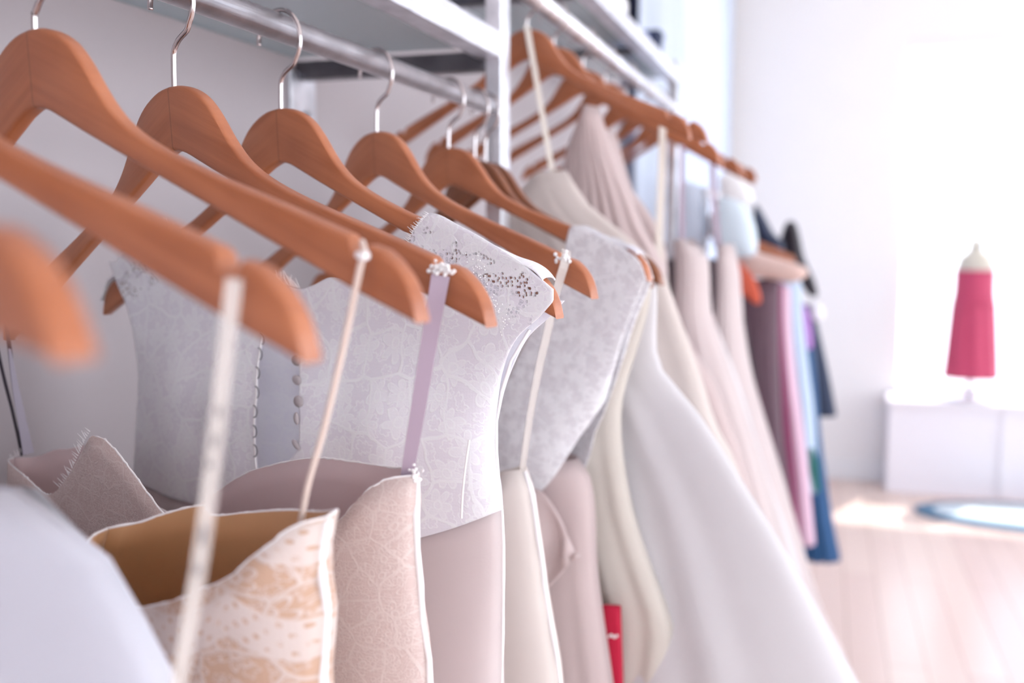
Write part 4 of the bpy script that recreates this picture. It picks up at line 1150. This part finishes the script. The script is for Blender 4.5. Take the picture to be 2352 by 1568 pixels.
# mannequin with crimson dress on the platform
YM=5.73
def mp_(u,v): return atY(u,v,YM)
M['mann']=plain('mannequin_ivory',(206,198,184),.5)
M['crim']=cloth('crimson_satin',(204,78,112),.12,.5,bump=.05)
c=mp_(2240,620); sc=(c-CAM).length
mr=empty('dress_form',(c.x,YM,pz)); tag(mr,'ivory dress form standing on the platform in front of the window','dress form')
def lathe(name,prof,mat,par,cx_,cy_,n=28,flat=.65,wob=0,nf=7):
    vs=[];fs=[]; 
    for z,r in prof:
        for k in range(n):
            a=2*math.pi*k/n; rr=r*(1+wob*math.sin(nf*a+z*3)); vs.append((cx_+rr*math.cos(a),cy_+rr*flat*math.sin(a),z))
    for i in range(len(prof)-1):
        for k in range(n): fs.append((i*n+k,i*n+(k+1)%n,(i+1)*n+(k+1)%n,(i+1)*n+k))
    fs.append(tuple(range(n))[::-1]); fs.append(tuple((len(prof)-1)*n+k for k in range(n)))
    o=mesh(name,vs,fs,mat,par,uv=[(math.atan2(v[1]-cy_,v[0]-cx_)*.1,v[2]) for v in vs]); ws(o,par); return o
zt_=mp_(2240,622).z; zn=mp_(2240,545).z; zh=mp_(2240,868).z
hw=(mp_(2285,620).x-mp_(2192,620).x)/2
lathe('torso',[(zt_-.30,hw*.8),(zt_-.1,hw*.92),(zt_,hw*.94),(zt_+.04,hw*.9),(zt_+.07,hw*.82),(zt_+.092,hw*.6),(zt_+.105,hw*.38),(zt_+.125,hw*.33),(zn-.012,hw*.32),(zn-.008,hw*.30)],M['mann'],mr,c.x,YM)
lathe('stand_pole',[(pz+.01,.014),(zt_-.29,.014)],M['steelz'],mr,c.x,YM,12,1)
lathe('stand_base',[(pz,.13),(pz+.012,.13),(pz+.02,.03)],M['steelz'],mr,c.x,YM,24,1)
dr=empty('dress',(c.x,YM,zh)); tag(dr,'strapless crimson dress on the dress form in front of the bright window','dress')
hb=(mp_(2295,866).x-mp_(2168,866).x)/2; cbx=(mp_(2295,866).x+mp_(2168,866).x)/2
pr=[]
for i in range(24):
    k=i/23; z=zh+(zt_+.004-zh)*k; r=hb+(hw*.97-hb)*k; r-= .004*math.exp(-((k-.8)/.1)**2); pr.append((z,r))
pr[-1]=(pr[-1][0],hw*1.03)
lathe('dress_skirt',pr[:17],M['crim'],dr,c.x,YM,64,.7,.045,9)
lathe('dress_bodice',[(z,r) for z,r in pr[16:]],M['crim'],dr,c.x,YM,40,.7,.012,9)
lathe('waist_band',[(pr[16][0]-.012,pr[16][1]*1.02),(pr[16][0]+.012,pr[16][1]*1.02)],M['crim'],dr,c.x,YM,40,.72)

# round rug with blue border
rc=atZ(2260,1158,0.0); M['rugw']=plain('rug_pale',(226,236,240),.9,0,.05,20); M['rugb']=plain('rug_blue',(96,130,158),.9,0,.08,30)
rg=empty('round_rug',(1.0,5.23,0)); tag(rg,'round pale rug with a grey blue border on the floor before the platform','rug')
ra=atZ(2105,1160,0); rx=.62
cc=Vector((ra.x+rx*.97,5.27,0)); 
lathe('rug_border',[(0.001,rx),(.014,rx),(.018,rx-.02)],M['rugb'],rg,cc.x,cc.y,64,.42)
lathe('rug_field',[(0.0185,rx-.085),(.021,rx-.09)],M['rugw'],rg,cc.x,cc.y-.0,64,.37)

# unseen sun blocker added over the far window to keep the sun patch short
M['sunblk']=cloth('sun_blocker_cloth',(240,240,244),.3,.8,bump=.05)
sblk=empty('sun_blocker',(2.1,YF+.1,2.5)); tag(sblk,'white sun blocker added outside above the bright shop window','sun_blocker')
vs=[];fs=[]
for i in range(2):
    for j,(yy,zz) in enumerate(((YF+.12,2.62),(YF+.36,2.46),(YF+.37,2.36))): vs.append((WX0-.1+i*(WX1-WX0+.2),yy,zz))
fs=[(0,1,4,3),(1,2,5,4)]; o=mesh('sun_blocker_cloth',vs,fs,M['sunblk'],sblk,uv=[(v[0],v[1]) for v in vs],smooth=False); ws(o,sblk); sd=o.modifiers.new('t','SOLIDIFY'); sd.thickness=.006
for xx in (WX0,WX1): ws(mesh('sun_blocker_arm',*tube_data([(xx,YF+.1,2.3),(xx,YF+.36,2.44)],.012,8),M['steelz'],sblk),sblk)
# house across the street seen through the window
M['facade']=plain('pale_facade',(240,240,244),.9); M['fglass']=plain('blue_window_glass',(190,212,240),.3)
hs=empty('house_facade',(3,14,0)); tag(hs,'overexposed pale house front across the street with light blue windows','building')
ws(box('facade_wall',-6,14,14,14.4,-.5,8,M['facade'],hs),hs)
for i in range(6):
    for j in range(2):
        x=-4+i*2.9; z=.9+j*3.0
        fo=ws(box('house_window',x,x+1.3,13.93,14.0,z,z+1.6,M['facade'],hs),hs); p=box('pane',x+.08,x+1.22,13.9,13.935,z+.08,z+1.52,M['fglass'],fo)
M['street']=plain('pale_pavement',(215,212,212),.9)
st(box('ground_outside',-12,20,YF+.1,13.9,-.6,-.5,M['street'])); st(box('ground_outside',XRT+.1,20,-8,YF+.1,-.6,-.5,M['street']))

# ================================================================ light
w=bpy.data.worlds.new('sky'); S.world=w; w.use_nodes=True
bg=w.node_tree.nodes['Background']; bg.inputs[0].default_value=(.92,.95,1,1); bg.inputs[1].default_value=SKY
sd_=bpy.data.lights.new('sun','SUN'); sd_.energy=SUN; sd_.angle=R_(1.0); sd_.color=(1,.95,.88)
so=bpy.data.objects.new('sun',sd_); COL.objects.link(so)
d=Vector((-.2,-.47,-.86)).normalized(); so.rotation_euler=d.to_track_quat('-Z','Y').to_euler()
